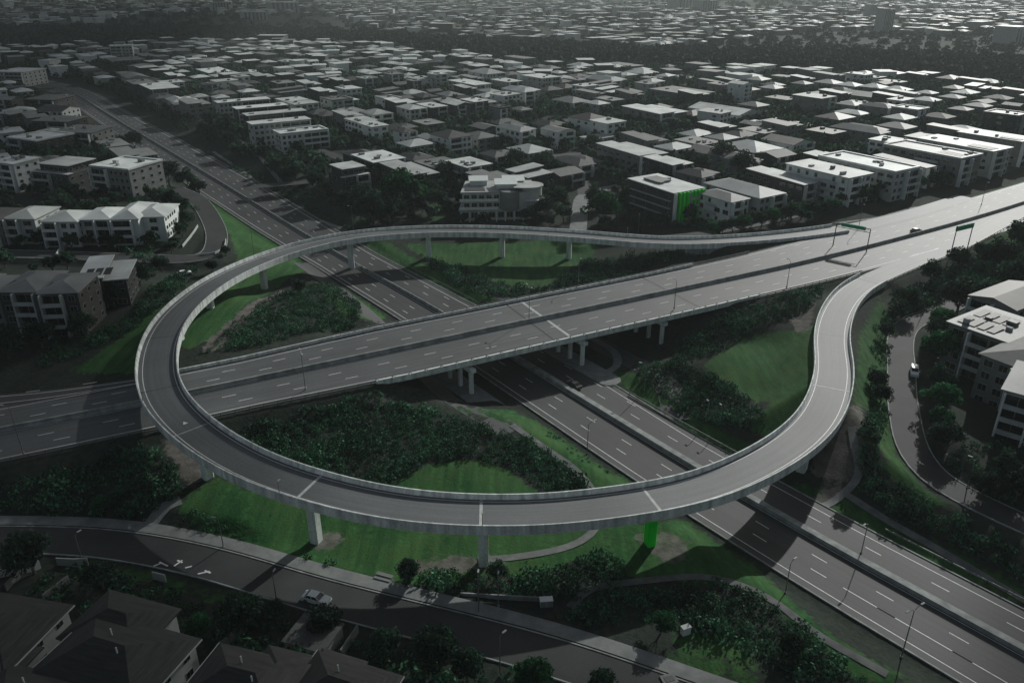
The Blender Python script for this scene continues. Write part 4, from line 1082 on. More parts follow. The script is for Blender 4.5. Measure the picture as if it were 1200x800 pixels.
# picture x, y of the roof centre, picture width, depth ratio, turn, storeys, kind, roof, wall, detail, solar
ROWS = {
 'in the motorway-side row': [
  (848,228,56,1.7,33,3,'hip','g','w',2,0),(872,219,84,2.0,33,3,'hip','w','p',2,0),(922,205,82,2.0,33,3,'skil','w','d',2,0),(971,197,86,2.0,33,4,'flat','w','w',2,0),
  (1017,189,98,2.2,33,4,'para','w','p',2,0),(1064,188,66,2.0,33,3,'skil','g','p',1,0),(1092,175,92,2.2,33,4,'para','w','g',2,4),(1130,167,86,2.2,33,4,'flat','w','p',1,3),(1168,158,74,2.0,36,4,'flat','w','g',1,2)],
 'in the second row behind the motorway': [
  (680,187,66,1.1,35,2,'hip2','t','p',2,0),(741,173,82,1.6,35,3,'skil','w','g',2,0),(845,175,78,2.0,36,2,'gable','d','g',1,0),(879,171,74,1.2,36,2,'hip','w','p',1,0),(922,168,58,1.2,36,2,'gable','d','w',1,0),
  (916,145,82,1.0,38,1,'flat','w','g',1,0),(968,153,44,1.2,38,2,'flat','d','d',1,0),(1012,150,72,1.6,38,2,'hip2','g','g',1,0),(1051,147,44,1.2,38,2,'hip','g','g',1,0),(1180,132,50,1.2,38,4,'para','g','d',1,0)],
 'in the third row behind the motorway': [
  (768,127,78,1.2,38,3,'skil','w','g',1,0),(849,128,80,1.8,38,2,'gable','w','p',1,0),(883,122,36,1.2,38,2,'hip','g','g',1,0),(888,143,26,1.2,38,1,'flat','w','p',1,0),
  (690,137,50,1.2,38,3,'hip','d','w',1,0),(700,160,42,.6,38,1,'flat','w','p',1,0),(607,149,54,1.5,38,3,'hip2','w','w',2,0),(653,151,40,1.3,38,3,'gable','g','w',1,0),(562,158,46,1.2,38,2,'hip','g','g',1,0),
  (528,157,52,1.2,38,3,'hip','d','w',1,0),(474,152,30,1.3,38,3,'hip','d','w',1,0),(505,160,36,1.2,38,2,'gable','g','p',1,0)],
 'in the long middle row of pale roofs': [
  (394,115,42,1.2,38,3,'para','g','p',1,0),(408,132,40,1.3,38,3,'skil','w','g',1,0),(441,131,40,1.2,38,3,'hip','w','w',1,0),(455,114,34,1.3,38,3,'para','w','w',1,0),(482,125,38,1.4,38,3,'hip','w','p',1,0),
  (506,123,38,1.6,38,3,'flat','w','d',1,0),(535,120,40,1.5,38,3,'gable','w','d',1,0),(556,117,34,1.4,38,3,'flat','w','d',1,0),(586,125,28,1.2,38,3,'para','d','g',1,0),(611,127,26,1.2,38,2,'hip','g','p',1,0),
  (527,110,36,1.2,38,2,'hip','g','g',1,0),(574,106,28,1.3,38,2,'hip','w','w',1,0),(613,104,52,1.4,38,3,'hip2','w','p',1,0),(669,117,46,1.3,38,2,'hip','g','p',1,0),(700,120,30,1.2,38,2,'hip','w','p',1,0)],
 'in the fourth row of roofs': [
  (461,86,26,1.1,38,4,'flat','g','g',1,0),(430,91,28,1.2,38,3,'para','w','g',1,0),(485,94,18,1.2,38,3,'flat','g','d',1,0),(512,86,24,1.1,38,4,'flat','w','p',1,0),(538,90,22,1.2,38,2,'flat','g','g',1,0),
  (550,96,54,2.4,38,3,'flat','w','p',1,0),(594,94,38,1.6,38,3,'flat','w','g',1,0),(634,89,46,1.4,38,4,'flat','w','p',1,0),(570,84,46,1.4,38,3,'hip','w','w',1,0),(713,92,54,1.3,38,3,'hip2','w','g',1,0),
  (758,97,28,1.2,38,3,'flat','g','p',1,0),(799,106,74,1.6,38,2,'flat','g','g',1,0),(868,97,28,1.2,38,4,'gable','w','w',1,0),(843,98,28,1.2,38,3,'flat','g','g',1,0),(680,76,32,1.2,38,2,'hip','w','p',1,0),(645,79,26,1.2,38,2,'hip','g','g',1,0),(752,84,40,1.2,38,2,'hip','w','p',1,0),(800,90,36,1.2,38,1,'flat','g','p',1,0)],
 'in the north-eastern cluster of white roofs': [
  (905,102,30,1.1,38,2,'hip','w','g',1,0),(940,97,26,1.1,38,2,'hip','g','g',1,0),(971,96,34,1.2,38,2,'hip','w','p',1,0),(996,99,32,1.2,38,2,'hip','w','p',1,0),(1024,101,34,1.2,38,2,'hip','w','g',1,0),(1051,104,36,1.2,38,2,'hip','w','p',1,0),
  (954,112,48,1.3,38,4,'flat','w','g',1,0),(1010,110,50,1.3,38,2,'gable','g','g',1,0),(996,121,32,1.2,38,3,'hip','w','g',1,0),(1031,123,44,1.3,38,3,'hip2','g','g',1,0),(1067,126,42,1.2,38,3,'para','w','g',1,0),(1100,134,38,1.2,38,2,'hip','t','g',1,0),
  (1086,108,26,1.2,38,2,'hip','w','g',1,0),(1116,113,30,1.2,38,2,'hip','g','g',1,0),(1146,123,32,1.2,38,2,'hip','g','g',1,0),(1126,127,28,1.2,38,2,'hip','g','d',1,0),(1170,114,34,1.2,38,2,'hip','t','g',1,0)],
 'north of the side street': [
  (425,180,52,1.4,38,3,'hip','d','d',1,0),(408,194,52,1.1,38,4,'step','w','d',2,0),(443,183,66,1.3,38,4,'flat','w','d',2,0),(480,196,74,1.7,38,4,'skil','w','d',2,0),(549,190,56,1.3,38,3,'flat','w','g',2,0)],
 'among the dark blocks west of the road': [
  (23,82,46,1.0,-10,4,'flat','w','p',1,0),(68,127,38,1.0,-8,3,'gable','d','w',2,0),(58,114,44,1.0,-8,3,'flat','t','d',1,0),(10,115,24,1.0,-8,3,'gable','g','d',1,0),(18,131,38,1.2,-25,3,'flat','g','d',1,0),
  (48,159,68,1.0,-25,3,'para','w','d',2,0),(98,151,56,.9,-10,3,'flat','g','g',2,0),(70,139,52,.8,-10,3,'flat','g','d',1,0),(18,187,46,1.0,-22,4,'flat','w','w',2,0),(75,189,68,.9,-18,4,'step','w','d',2,0),(148,191,74,.95,-20,4,'para','w','g',2,0)],
 'of the pale hipped row': [(-8,250,50,1.2,-4,3,'hip','d','g',2,0),(37,248,40,1.4,-3,3,'hip','w','p',2,0),(80,252,42,1.1,0,3,'hip','w','w',2,0),(122,249,38,1.4,2,3,'hip','w','p',2,0),(170,246,62,1.2,4,3,'hip2','w','w',2,0)],
 'of the panelled row above the slip road': [(-15,330,50,1.2,0,4,'hip2','g','g',2,0),(38,328,46,1.5,0,4,'hip','g','d',2,2),(80,330,50,1.5,6,4,'hip','g','d',2,3),(126,313,64,1.4,14,3,'skil','w','d',2,3)],
 'right of the lower road far off': [(187,103,60,1.8,36,3,'flat','w','d',1,0),(165,96,46,1.8,36,3,'flat','g','d',1,0),(158,89,44,1.8,36,2,'gable','g','p',1,0),(146,69,56,1.2,36,2,'flat','g','g',1,0),(214,116,46,1.2,36,2,'hip2','w','p',1,0),
  (258,113,24,1.2,36,2,'hip','w','p',1,0),(332,96,32,1.2,36,4,'flat','g','d',1,0),(362,96,32,1.2,36,3,'skil','w','g',1,0),(347,84,26,1.2,36,2,'gable','g','p',1,0),(297,83,34,1.3,36,1,'flat','w','p',1,0),(250,82,58,2.0,36,1,'flat','w','p',1,0),
  (365,71,18,1.0,36,3,'gable','w','w',1,0),(390,71,22,1.0,36,2,'hip','w','p',1,0),(233,112,26,1.2,36,2,'hip','w','p',1,0),(245,98,22,1.2,36,3,'flat','d','g',1,0),(142,53,30,.8,20,5,'flat','w','p',1,0)],
}
ST = {1: 'single-storey', 2: 'two-storey', 3: 'three-storey', 4: 'four-storey', 5: 'five-storey'}
WN = dict(w='white', p='pale', g='grey', d='dark'); RN = dict(w='white', g='grey', d='dark', t='tiled')
ORD = ['first','second','third','fourth','fifth','sixth','seventh','eighth','ninth','tenth','eleventh','twelfth','thirteenth','fourteenth','fifteenth','sixteenth','seventeenth','eighteenth','nineteenth','twentieth','twenty-first','twenty-second','twenty-third','twenty-fourth','twenty-fifth','last']
seed = 0
for row, items in ROWS.items():
    items = sorted(items, key=lambda q: q[0])
    for k, (px, py, wpx, ar, rz, st, kd, rk, wk, det, sol) in enumerate(items):
        seed += 1
        z = 5.0
        for _ in range(4):
            p = at(px, py, z+st*3.0+.6); z = float(gz(p[0], p[1]))
        e = wpx/mscale(p[0], p[1], z+st*3)
        a = abs(rz)*DG; w_ = e/(cos(a)+ar*sin(a))*.96; d = w_*ar
        small = w_ < 15 and st <= 2
        cat, name = ('house', 'house') if small else ('apartment block', 'apartment_block')
        lab = '%s %s %s, %s roof, %s from left %s' % (WN[wk], ST[st], 'house' if small else 'block', RN[rk], ORD[k], row)
        building(p[0], p[1], w_, d, st, rz*DG, kd, rk, wk, lab, cat, name, det, 'buildings '+row, seed, solar=sol)
# the four long parallel roofs and the white block beside them
for k, (px, py, L, lab) in enumerate([(284,118,33,'rearmost of the four long parallel roofs beside the lower road'),(305,125,31,'second from the back of the four long parallel roofs'),(322,132,35,'third from the back of the four long parallel roofs'),(327,141,33,'nearest of the four long parallel roofs, above the white block')]):
    p = at(px, py, 17); building(p[0], p[1], L, 9.5, 4, 33*DG, 'flat', 'w', 'p' if k in (0, 3) else 'd', lab, det=1, seed=50+k)
p = at(352, 150, 15); building(p[0], p[1], 27, 13, 3, 33*DG, 'para', 'w', 'w', 'white balconied block standing in front of the four long roofs', det=2, seed=60)
# ---------------------------------------------------------------- particular buildings
def special_green():
    p = at(780, 214, 16.5); rz = 32*DG
    root = building(p[0], p[1], 15.5, 27, 4, rz, 'flat', 'w', 'd', 'dark block whose end wall carries tall bright green fins', det=1, seed=70)
    W2, D2 = 15.5/2, 27/2
    for i in range(7):
        x = -W2+2.2+i*1.95; m = MB(); t_ = .95 if i < 6 else 1.5
        m.prism([(x, -D2-1.5), (x+t_, -D2-1.5), (x+t_, -D2-.1), (x, -D2-.1)], 1.0, 12.3); m.build('green_fin', M_green, root)
    m = MB(); m.box(-W2, -W2+.7, -D2-1.5, -D2-.1, -1, 12.3); m.build('white_fin', W_WHITE, root)
    for s_ in range(1, 4):
        m = MB(); m.box(-W2-1.2, -W2-.1, -D2+1, D2-2, s_*3-.1, s_*3+.15); m.build('ledge', W_PALE, root)
    m = MB(); m.box(-4, 3, 0, 9, 12.9, 13.5); m.build('roof_deck', R_GREY, root)
special_green()
def special_curved():
    p = at(584, 214, 15); zg = float(gz(p[0], p[1]))
    root = empty('apartment_block', (p[0], p[1], zg), 4*DG, 'curved white block with rounded drum and roof terraces beside the loop', 'apartment block'); root.scale = (1.16, 1.1, 1.12); FOOT.append((p[0], p[1], 17))
    def arc(cx, cy, r, a0, a1, n=16): return [(cx+r*cos(a0+(a1-a0)*k/n), cy+r*sin(a0+(a1-a0)*k/n)) for k in range(n+1)]
    m = MB(); m.prism([(-14,-9),(9,-9)]+arc(9,-4,5,-pi/2,0)+[(14,9),(-12,9)], -2, 3.2); m.prism([(-13,-8),(8,-8)]+arc(8,-4,4,-pi/2,0)+[(12,8),(-11,8)], 3.2, 9.5); m.build('wall', W_PALE, root)
    m = MB(); m.prism(arc(3.5,-7.5,3.4,-pi,0)+[(6.9,-3),(.1,-3)], 3.3, 10.2); m.build('drum', W_GREY, root)
    m = MB(); m.prism([(8,-6)]+arc(11,-4,4.2,-pi/2,pi/2)+[(8,2)], 3.3, 11.0); m.build('corner_tower', W_PALE, root)
    m = MB(); m.prism([(-14.5,-9.6),(9.5,-9.6)]+arc(9,-4,5.6,-pi/2,0)+[(14.6,9.5),(-12.6,9.5)], 3.25, 3.6)
    m.prism([(-13.6,-8.6),(0,-8.6),(0,-2),(12.5,-2),(12.5,8.5),(-11.6,8.5)], 9.52, 9.95); m.build('roof', R_WHITE, root)
    m = MB(); m.prism([(-12,-7),(-5,-7),(-5,-2.5),(-12,-2.5)], 9.96, 10.1); m.build('roof_pool', R_DARK, root)
    for (a, b_, c, d_) in ((-1,-5,6,1),(2,0,9,6),(-10,1,-4,6)):
        m = MB(); m.box(a, c, b_, d_, 9.96, 11.6); slab(m, a, c, b_, d_, 11.62, .22, .6, .5); m.build('penthouse', W_WHITE, root)
    m = MB(); m.prism([(5,-8.5)]+arc(10.5,-4,5.2,-pi/2,pi/2)+[(5,3)], 11.02, 11.3); m.build('curved_roof', R_WHITE, root)
    for z_ in (3.6, 6.6):
        for i in range(5): link('window', win_mesh(1.9, 1.6), root, (-11.5+i*2.6, -8.0, z_+.6), 0)
    for i in range(8):
        m = MB(); m.box(-13.8+i*3.1, -13.5+i*3.1, -10.6, -10.3, -1.5, 3.2); m.build('column', W_WHITE, root)
    for z_ in (.2,):
        for i in range(7): link('window', win_mesh(2.2, 2.1), root, (-12+i*3.1, -9.0, z_+.4), 0)
    for z_ in (3.4, 6.4):
        m = MB(); m.prism([(-14,-9.5),(-.5,-9.5),(-.5,-8.08),(-14,-8.08)], z_+.25, z_+.42); m.box(-14, -.5, -9.5, -9.42, z_+.43, z_+1.3); m.build('balcony', W_WHITE, root)
        m = MB(); m.prism([(9,-9)]+arc(11,-4,5.4,-pi/2,pi/3)+[(11,-4)], z_, z_+.2); m.build('balcony', W_WHITE, root)
special_curved()
# houses along the bottom edge
R_TILED = mat('roof tile dark', G(.032), .6, .45, 1.0, streak=(.25,.25,5.0), fine=.3)
def dark_house(px, py, zr, w_, d, rz, w2, d2, ox, oy, label, seed):
    p = at(px, py, zr); zg = float(gz(p[0], p[1]))
    root = empty('house', (p[0], p[1], zg), rz*DG, label, 'house'); FOOT.append((p[0], p[1], max(w_, d)/2+2))
    H = 5.6; wm = MB(); rm = MB()
    wm.box(-w_/2, w_/2, -d/2, d/2, -2, H); wm.box(ox-w2/2, ox+w2/2, oy-d2/2, oy+d2/2, -2, H-.6)
    hip_roof(rm, -w_/2, w_/2, -d/2, d/2, H+.02, min(w_, d)*.27, .7); hip_roof(rm, ox-w2/2, ox+w2/2, oy-d2/2, oy+d2/2, H-.58, min(w2, d2)*.27, .7)
    wm.build('wall', W_PALE, root); rf = rm.build('roof', R_TILED, root)
    for s_ in (0, 1):
        for i in range(3): link('window', win_mesh(1.4, 1.2), root, (w_/2, -d/2+d*(i+.5)/3, .9+s_*2.8), pi/2)
        for i in range(3): link('window', win_mesh(1.6, 1.3), root, (-w_/2+w_*(i+.5)/3, -d/2, .9+s_*2.8), 0)
    for (a, b_) in ((-1, 1.5), (2.2, -1)):
        v = MB(); v.tube((a, b_, H+.5), (a, b_, H+min(w_, d)*.27+.5), .1, n=8); v.build('vent_pipe', W_WHITE, root)
    for gx0 in (-w_/2-.85, w_/2+.72): g = MB(); g.box(gx0, gx0+.13, -d/2-.7, d/2+.7, H-.2, H+.0); g.build('gutter', W_PALE, root)
    return root
dark_house(-22, 722, 11.5, 17, 12, -12, 7, 7, 6, -5, 'hip-roofed house with white wall at the left edge of the bottom', 1)
dark_house(128, 752, 12.0, 17, 12, -18, 12, 9, -4.5, 6.0, 'large dark house with two stepped hipped roofs at the bottom left', 2)
dark_house(285, 795, 9.5, 13, 9, -16, 6, 7, 3, 3, 'low dark hipped roof right of the large stepped one', 3)
dark_house(398, 803, 9.5, 12, 9, -20, 6, 7, -3, 2, 'dark hipped roof with pale ridge below the white car', 4)
dark_house(30, 825, 9, 14, 9, -14, 5, 5, 5, -2, 'dark roof cut by the bottom left corner', 5)
p = on_ground(350, 745); rt = empty('garage', (p[0]+3, p[1]-2, p[2]), -20*DG, 'flat-roofed garage behind the tree below the white car', 'garage')
m = MB(); m.box(-3.2, 3.2, -2.8, 2.8, -1, 2.6); m.build('wall', W_GREY, rt); m = MB(); slab(m, -3.2, 3.2, -2.8, 2.8, 2.61, .2, .1, .3); m.build('roof', R_TILE, rt)
m = MB(); m.box(-2.3, 2.3, 2.8, 2.88, 0, 2.2); m.build('garage_door', W_PALE, rt)
# blocks at the right edge
p = at(1172, 392, 16); building(p[0]+3, p[1]+6, 15, 17, 4, -57*DG, 'flat', 'g', 'g', 'white-edged flat-roofed wing carrying solar panels at the right edge', det=2, seed=81, solar=8, z=3.5)
p = at(1185, 412, 15.5); building(p[0]+4, p[1]-3, 15, 18, 4, -57*DG, 'hip', 't', 'g', 'grey hip-roofed block with balconies at the right edge', det=2, seed=82, z=3.5)
p = at(1175, 362, 15); building(p[0]+7, p[1]+8, 12, 20, 4, -57*DG, 'gable', 'd', 'g', 'dark gabled wing rearmost of the right-edge blocks', det=1, seed=83, z=3.5)
p = at(1200, 447, 15.5); building(p[0]+3, p[1]-3, 13, 14, 4, -40*DG, 'skil', 'g', 'p', 'pale block with sweeping tilted roof and stacked balconies, lowest at the right', det=2, seed=84, z=3.5)
# ---------------------------------------------------------------- fill-in houses on the suburban grid
SEGS = [S[::3, :2] for S in SUB]+[LR[::3, :2], MW[::3, :2], FRT[::3, :2]]
ALLP = np.vstack(SEGS)
HW = np.concatenate([np.full(len(s), 11.) for s in SEGS[:-3]]+[np.full(len(SEGS[-3]), 30.), np.full(len(SEGS[-2]), 34.), np.full(len(SEGS[-1]), 12.)])
def belt(tt):
    near = np.interp(tt, [-.7,-.6,-.35,-.2,0,.2,.4,.62,.75], [1000,1014,1150,1100,891,815,781,680,660])
    far = np.interp(tt, [-.7,-.6,-.3,0,.2,.4,.62,.75], [1420,1400,1380,1130,1000,970,900,880])
    return near, far
def free(x, y, rad):
    if np.any(np.hypot(ALLP[:, 0]-x, ALLP[:, 1]-y) < HW): return False
    for fx, fy, fr in FOOT:
        if abs(fx-x) < fr+rad and abs(fy-y) < fr+rad and math.hypot(fx-x, fy-y) < (fr+rad)*.92: return False
    return True
LMK = [(-165,520,'near the four long parallel roofs'),(-73,377,'by the dark balconied block'),(-5,336,'close behind the curved white block'),(33,386,'around the tiled villa'),(62,400,'around the tilted-roof block'),(120,385,'behind the green-finned block'),
 (200,450,'behind the middle of the motorway-side row'),(300,520,'behind the right end of the motorway-side row'),(0,480,'in the block centre'),(-60,560,'left of the long middle row'),(60,600,'beyond the long middle row'),(170,600,'left of the north-eastern cluster'),(300,640,'near the north-eastern cluster'),
 (-240,400,'among the western blocks'),(-330,560,'by the far left bend of the road'),(-230,680,'beside the far end of the lower road'),(-60,720,'in the deep centre-left suburb'),(-150,860,'just before the wood at left'),(60,780,'just before the wood at centre'),(400,600,'at the far right before the wood'),(-400,800,'at the far left before the wood'),(-150,260,'around the pale hipped row')]
def landmark(x, y): return min(LMK, key=lambda q: math.hypot(q[0]-x, q[1]-y))[2]
TPL = []
for k, (w_, d, st, kd, rk, wk) in enumerate([(13,15,2,'hip','w','p'),(15,14,2,'hip2','t','g'),(13,18,2,'flat','g','g'),(14,15,3,'skil','w','d'),(15,14,2,'hip','d','g'),(13,15,3,'flat','w','w'),(14,19,3,'skil','g','g'),(12,12,2,'gable','t','d')]):
    TPL.append((w_, d, st, kd, rk, wk))
cand = []
a = 38*DG; ca_, sa_ = cos(a), sin(a)
for i in range(-70, 90):
    for j in range(0, 90):
        u, v = i*19.0, 200+j*24.0+(6.0 if j % 2 else 0.0)
        x, y = u*ca_-v*sa_+rnd.uniform(-1.5, 1.5), u*sa_+v*ca_+rnd.uniform(-1.5, 1.5)
        if y < 330 or abs(x) > y*.70+12: continue
        if x < -60 and y < 440 and x > -140: continue
        nr, fr = belt(x/y)
        if y > nr-15: continue
        if rnd.random() < (.42 if y < 720 else .34): continue
        cand.append((y, x))
cand.sort(); made = 0; rest = []
DIST = lambda x, y: ('between the lower road and the centre' if x < 0 else 'behind the motorway-side row') if y < 600 else ('in the deep left suburb' if x < -60 else 'in the deep central suburb' if x < 220 else 'in the deep right suburb')
for (y, x) in cand:
    if x < -40*1.0 and y < 520 and x < -.28*y and x > -.5*y: pass
    if not free(x, y, 7.5): continue
    q = rnd.randrange(8); w_, d, st, kd, rk, wk = TPL[q]
    if made < 175:
        made += 1
        ds = DIST(x, y)
        building(x, y, w_*rnd.uniform(.8, 1.3), d*rnd.uniform(.85, 1.2), st, (38+rnd.choice((0, 0, 90, 180)))*DG if False else (38+rnd.choice((0,0,0,-90,rnd.uniform(-8,8))))*DG, kd, rk, wk,
                 '%s%s %s house, %s %s roof, %s' % ('turned ' if False else '', WN[wk], ST[st], dict(hip='hipped', hip2='double-hipped', flat='flat', skil='tilted', gable='gabled')[kd], RN[rk], landmark(x, y)), 'house', 'house', 2 if y < 430 else 1, 'houses '+landmark(x, y), 500+made)
    else: rest.append((x, y, q)); FOOT.append((x, y, 8))
# far suburb, beyond what one can count
for yy in np.arange(1020, 5200, 1):
    pass
far = []
r2 = random.Random(5)
y = 1050.0
while y < 5200:
    n = int(y*1.5/ (27+ y*.008)); 
    for _ in range(n):
        x = r2.uniform(-.74, .74)*y; yy = y+r2.uniform(-9, 9); nr, fr = belt(x/yy)
        if nr-10 < yy < fr+10: continue
        if (math.sin(x*.006+1.3)+math.sin(yy*.004+x*.002)) < -.95: continue
        far.append((x, yy, r2.randrange(8)))
    y += 20+y*.009
VV = []; MI = []
def add_simple(x, y, w_, d, h, rh, a, ri, wi):
    z = float(gz(x, y)); c, s = cos(a), sin(a)
    P = [(-w_/2,-d/2),(w_/2,-d/2),(w_/2,d/2),(-w_/2,d/2)]
    T = lambda px, py, pz: (x+c*px-s*py, y+s*px+c*py, z+pz)
    for i in range(4):
        (x0, y0), (x1, y1) = P[i], P[(i+1) % 4]
        VV.append([T(x0,y0,-2), T(x1,y1,-2), T(x1,y1,h), T(x0,y0,h)]); MI.append(wi)
    o = .7; Q = [(px+math.copysign(o, px), py+math.copysign(o, py)) for px, py in P]
    if rh < .3: VV.append([T(*q, h+.02) for q in Q]); MI.append(ri)
    else:
        e = min(w_, d)*.45; r0, r1 = ((0, -d/2+e), (0, d/2-e)) if d > w_ else ((-w_/2+e, 0), (w_/2-e, 0))
        A, B_ = T(*r0, h+rh), T(*r1, h+rh); q = [T(*k_, h) for k_ in Q]
        if d > w_: fs = [[q[0],q[1],A,A],[q[1],q[2],B_,A],[q[2],q[3],B_,B_],[q[3],q[0],A,B_]]
        else: fs = [[q[0],q[1],B_,A],[q[1],q[2],B_,B_],[q[2],q[3],A,B_],[q[3],q[0],A,A]]
        for f in fs: VV.append(f); MI.append(ri)
ridx = dict(w=0, g=1, d=2, t=3); widx = dict(w=4, p=5, g=6, d=7)
for (x, y, q) in rest+far:
    w_, d, st, kd, rk, wk = TPL[q]
    big = y > 1100 and r2.random() < .10
    k = r2.uniform(1.6, 3.2) if big else r2.uniform(.85, 1.15)
    if rk in 'dt' and r2.random() < .65: rk = 'w'
    add_simple(x, y, w_*k, d*(k if not big else 1.2), st*3*(1.3 if big else 1), 0 if (kd in ('flat', 'skil') or big) else 1.7, (38 if r2.random() < .7 else r2.uniform(-20, 60))*DG, ridx[rk], widx[wk])
me = quads_mesh('far_suburb', np.array(VV), [R_WHITE, R_GREY, R_DARK, R_TILE, W_WHITE, W_PALE, W_GREY, W_DARK], MI)
tag(link('far_suburb', me), 'countless small pale roofs of the suburbs fading into haze', 'suburb', None, 'stuff')
# towers far off
for (px, py, wpx, st, lab) in [(1034,38,20,11,'twin-slab tower block standing above the far roofs right of centre'),(1018,24,14,9,'lower tower block just left of the twin-slab tower'),(332,15,36,7,'broad pale block on the skyline at upper left'),(298,24,30,5,'grey block below the broad pale skyline block'),
   (800,13,34,9,'hazy tower block at the top edge right of centre'),(826,14,26,8,'second hazy tower block at the top edge right of centre'),(1186,52,44,7,'wide hazy block at the right edge of the far suburb'),(258,13,22,6,'pale block on the skyline left of the broad one'),(688,20,40,4,'long low hazy block near the top edge centre'),(733,18,30,5,'boxy hazy block near the top edge, left of the towers')]:
    p = at(px, py, 4); w_ = wpx/mscale(p[0], p[1]); root = empty('tower_block', (p[0], p[1], 4), 30*DG, lab, 'tower block'); FOOT.append((p[0], p[1], w_))
    m = MB(); H = st*3.1; m.box(-w_*.45, -.6, -w_*.3, w_*.3, -3, H); m.box(.6, w_*.45, -w_*.3, w_*.3, -3, H*.96); m.box(-.6, .6, -w_*.2, w_*.2, -3, H*.9); m.build('wall', W_PALE, root)
    m = MB(); m.box(-w_*.46, -.5, -w_*.31, w_*.31, H+.01, H+1); m.box(.5, w_*.46, -w_*.31, w_*.31, H*.96+.01, H*.96+1); m.build('roof', R_WHITE, root)
    for k in range(6):
        x_ = -w_*.4+k*w_*.145; m = MB(); m.box(x_, x_+w_*.06, -w_*.3-.15, -w_*.3-.02, 1, H*.93); m.build('window_band', M_glass, root)

# ---------------------------------------------------------------- trees between the houses
def near_road(x, y):
    return np.any(np.hypot(ALLP[:, 0]-x, ALLP[:, 1]-y) < HW*.84)
BTP = np.vstack([BOT[::3, :2], RST[::3, :2], ULS[::3, :2], LP[::3, :2]])
def hit_foot(x, y, k=.75):
    for fx, fy, fr in FOOT:
        if abs(fx-x) < fr and abs(fy-y) < fr and math.hypot(fx-x, fy-y) < fr*k: return True
    return False
made = 0; more = []
cand = []
for _ in range(15000):
    y = 240+ (rnd.random()**.9)*760; x = rnd.uniform(-.72, .72)*y
    cand.append((y, x))
cand.sort()
for (y, x) in cand:
    if x > -92 and x < 60 and y < 296: continue
    dm = np.min(np.hypot(MW[:, 0]-x, MW[:, 1]-y))
    if dm < 27 or (near_road(x, y)): continue
    if np.min(np.hypot(BTP[:, 0]-x, BTP[:, 1]-y)) < 10: continue
    if x > 20 and y < 0.9*x+190 and y < 250+x*.55: continue
    nr, fr = belt(x/y)
    if y > nr+10: continue
    if hit_foot(x, y): continue
    R = rnd.uniform(1.9, 3.8)
    if any(abs(tx-x) < 3 and abs(ty-y) < 3 for tx, ty, _ in TREE_XY[-60:]): continue
    if made < 215:
        if rnd.random() < .5: continue
        made += 1; hq = rnd.uniform(.85, 1.15)
        side = 'west of the lower road' if x < -.42*y+20 else 'between the lower road and the side street' if x < 20 else 'behind the motorway-side row'
        tree(x, y, R, ('m', rnd.randrange(5)), '%s %s garden tree %s' % ('small' if R < 2.4 else 'medium-sized' if R < 2.9 else 'large' if R < 3.4 else 'very large', 'squat' if hq < .95 else 'rounded' if hq < 1.06 else 'tall', landmark(x, y)), 'garden trees '+landmark(x, y), hs=hq)
    else: more.append((x, y, R))
def blob_template(seed, nq, size):
    r = np.random.default_rng(seed); d = r.normal(size=(nq, 3)); d /= np.linalg.norm(d, axis=1)[:, None]; d[:, 2] = np.abs(d[:, 2])*1.2-.15
    c = d*r.uniform(.65, 1.0, size=(nq, 1)); return leaf_quads(c, d*1.6, np.full(nq, size)*r.uniform(.7, 1.3, nq), r)
BT1 = [blob_template(700+k, 48, .34) for k in range(6)]; BT2 = [blob_template(800+k, 46, .34) for k in range(6)]
mo = np.array(more); V = replicate(BT1, mo[:, 0], mo[:, 1], gz(mo[:, 0], mo[:, 1])+mo[:, 2]*.5, mo[:, 2], mo[:, 2]*1.35, rng)
tag(link('distant_garden_trees', quads_mesh('distant_garden_trees', V, M_leaf)), 'mass of dark garden trees between the distant houses', 'trees', None, 'stuff')
# the dark wooded belt and the trees of the far suburb
n = 6500; tt = rng.uniform(-.74, .74, n); nr, fr = belt(tt); yy = nr+(fr-nr)*rng.random(n); xx = tt*yy; R = rng.uniform(3.5, 7.5, n)
V = replicate(BT2, xx, yy, gz(xx, yy)+R*.15, R, R*1.1, rng)
tag(link('wooded_belt', quads_mesh('wooded_belt', V, M_leafd)), 'dark wooded belt crossing the picture behind the suburb', 'wood', None, 'stuff')
n = 5500; yy = 1000+4200*rng.random(n)**1.5; tt = rng.uniform(-.74, .74, n); nr, fr = belt(tt); k = yy > nr; yy, tt = yy[k], tt[k]; xx = tt*yy; R = rng.uniform(3.5, 6.5, len(xx))*(1+yy/6000)
V = replicate(BT2, xx, yy, gz(xx, yy)+R*.1, R, R*.9, rng)
tag(link('far_trees', quads_mesh('far_trees', V, M_leafd)), 'far trees scattered through the hazy suburbs', 'trees', None, 'stuff')

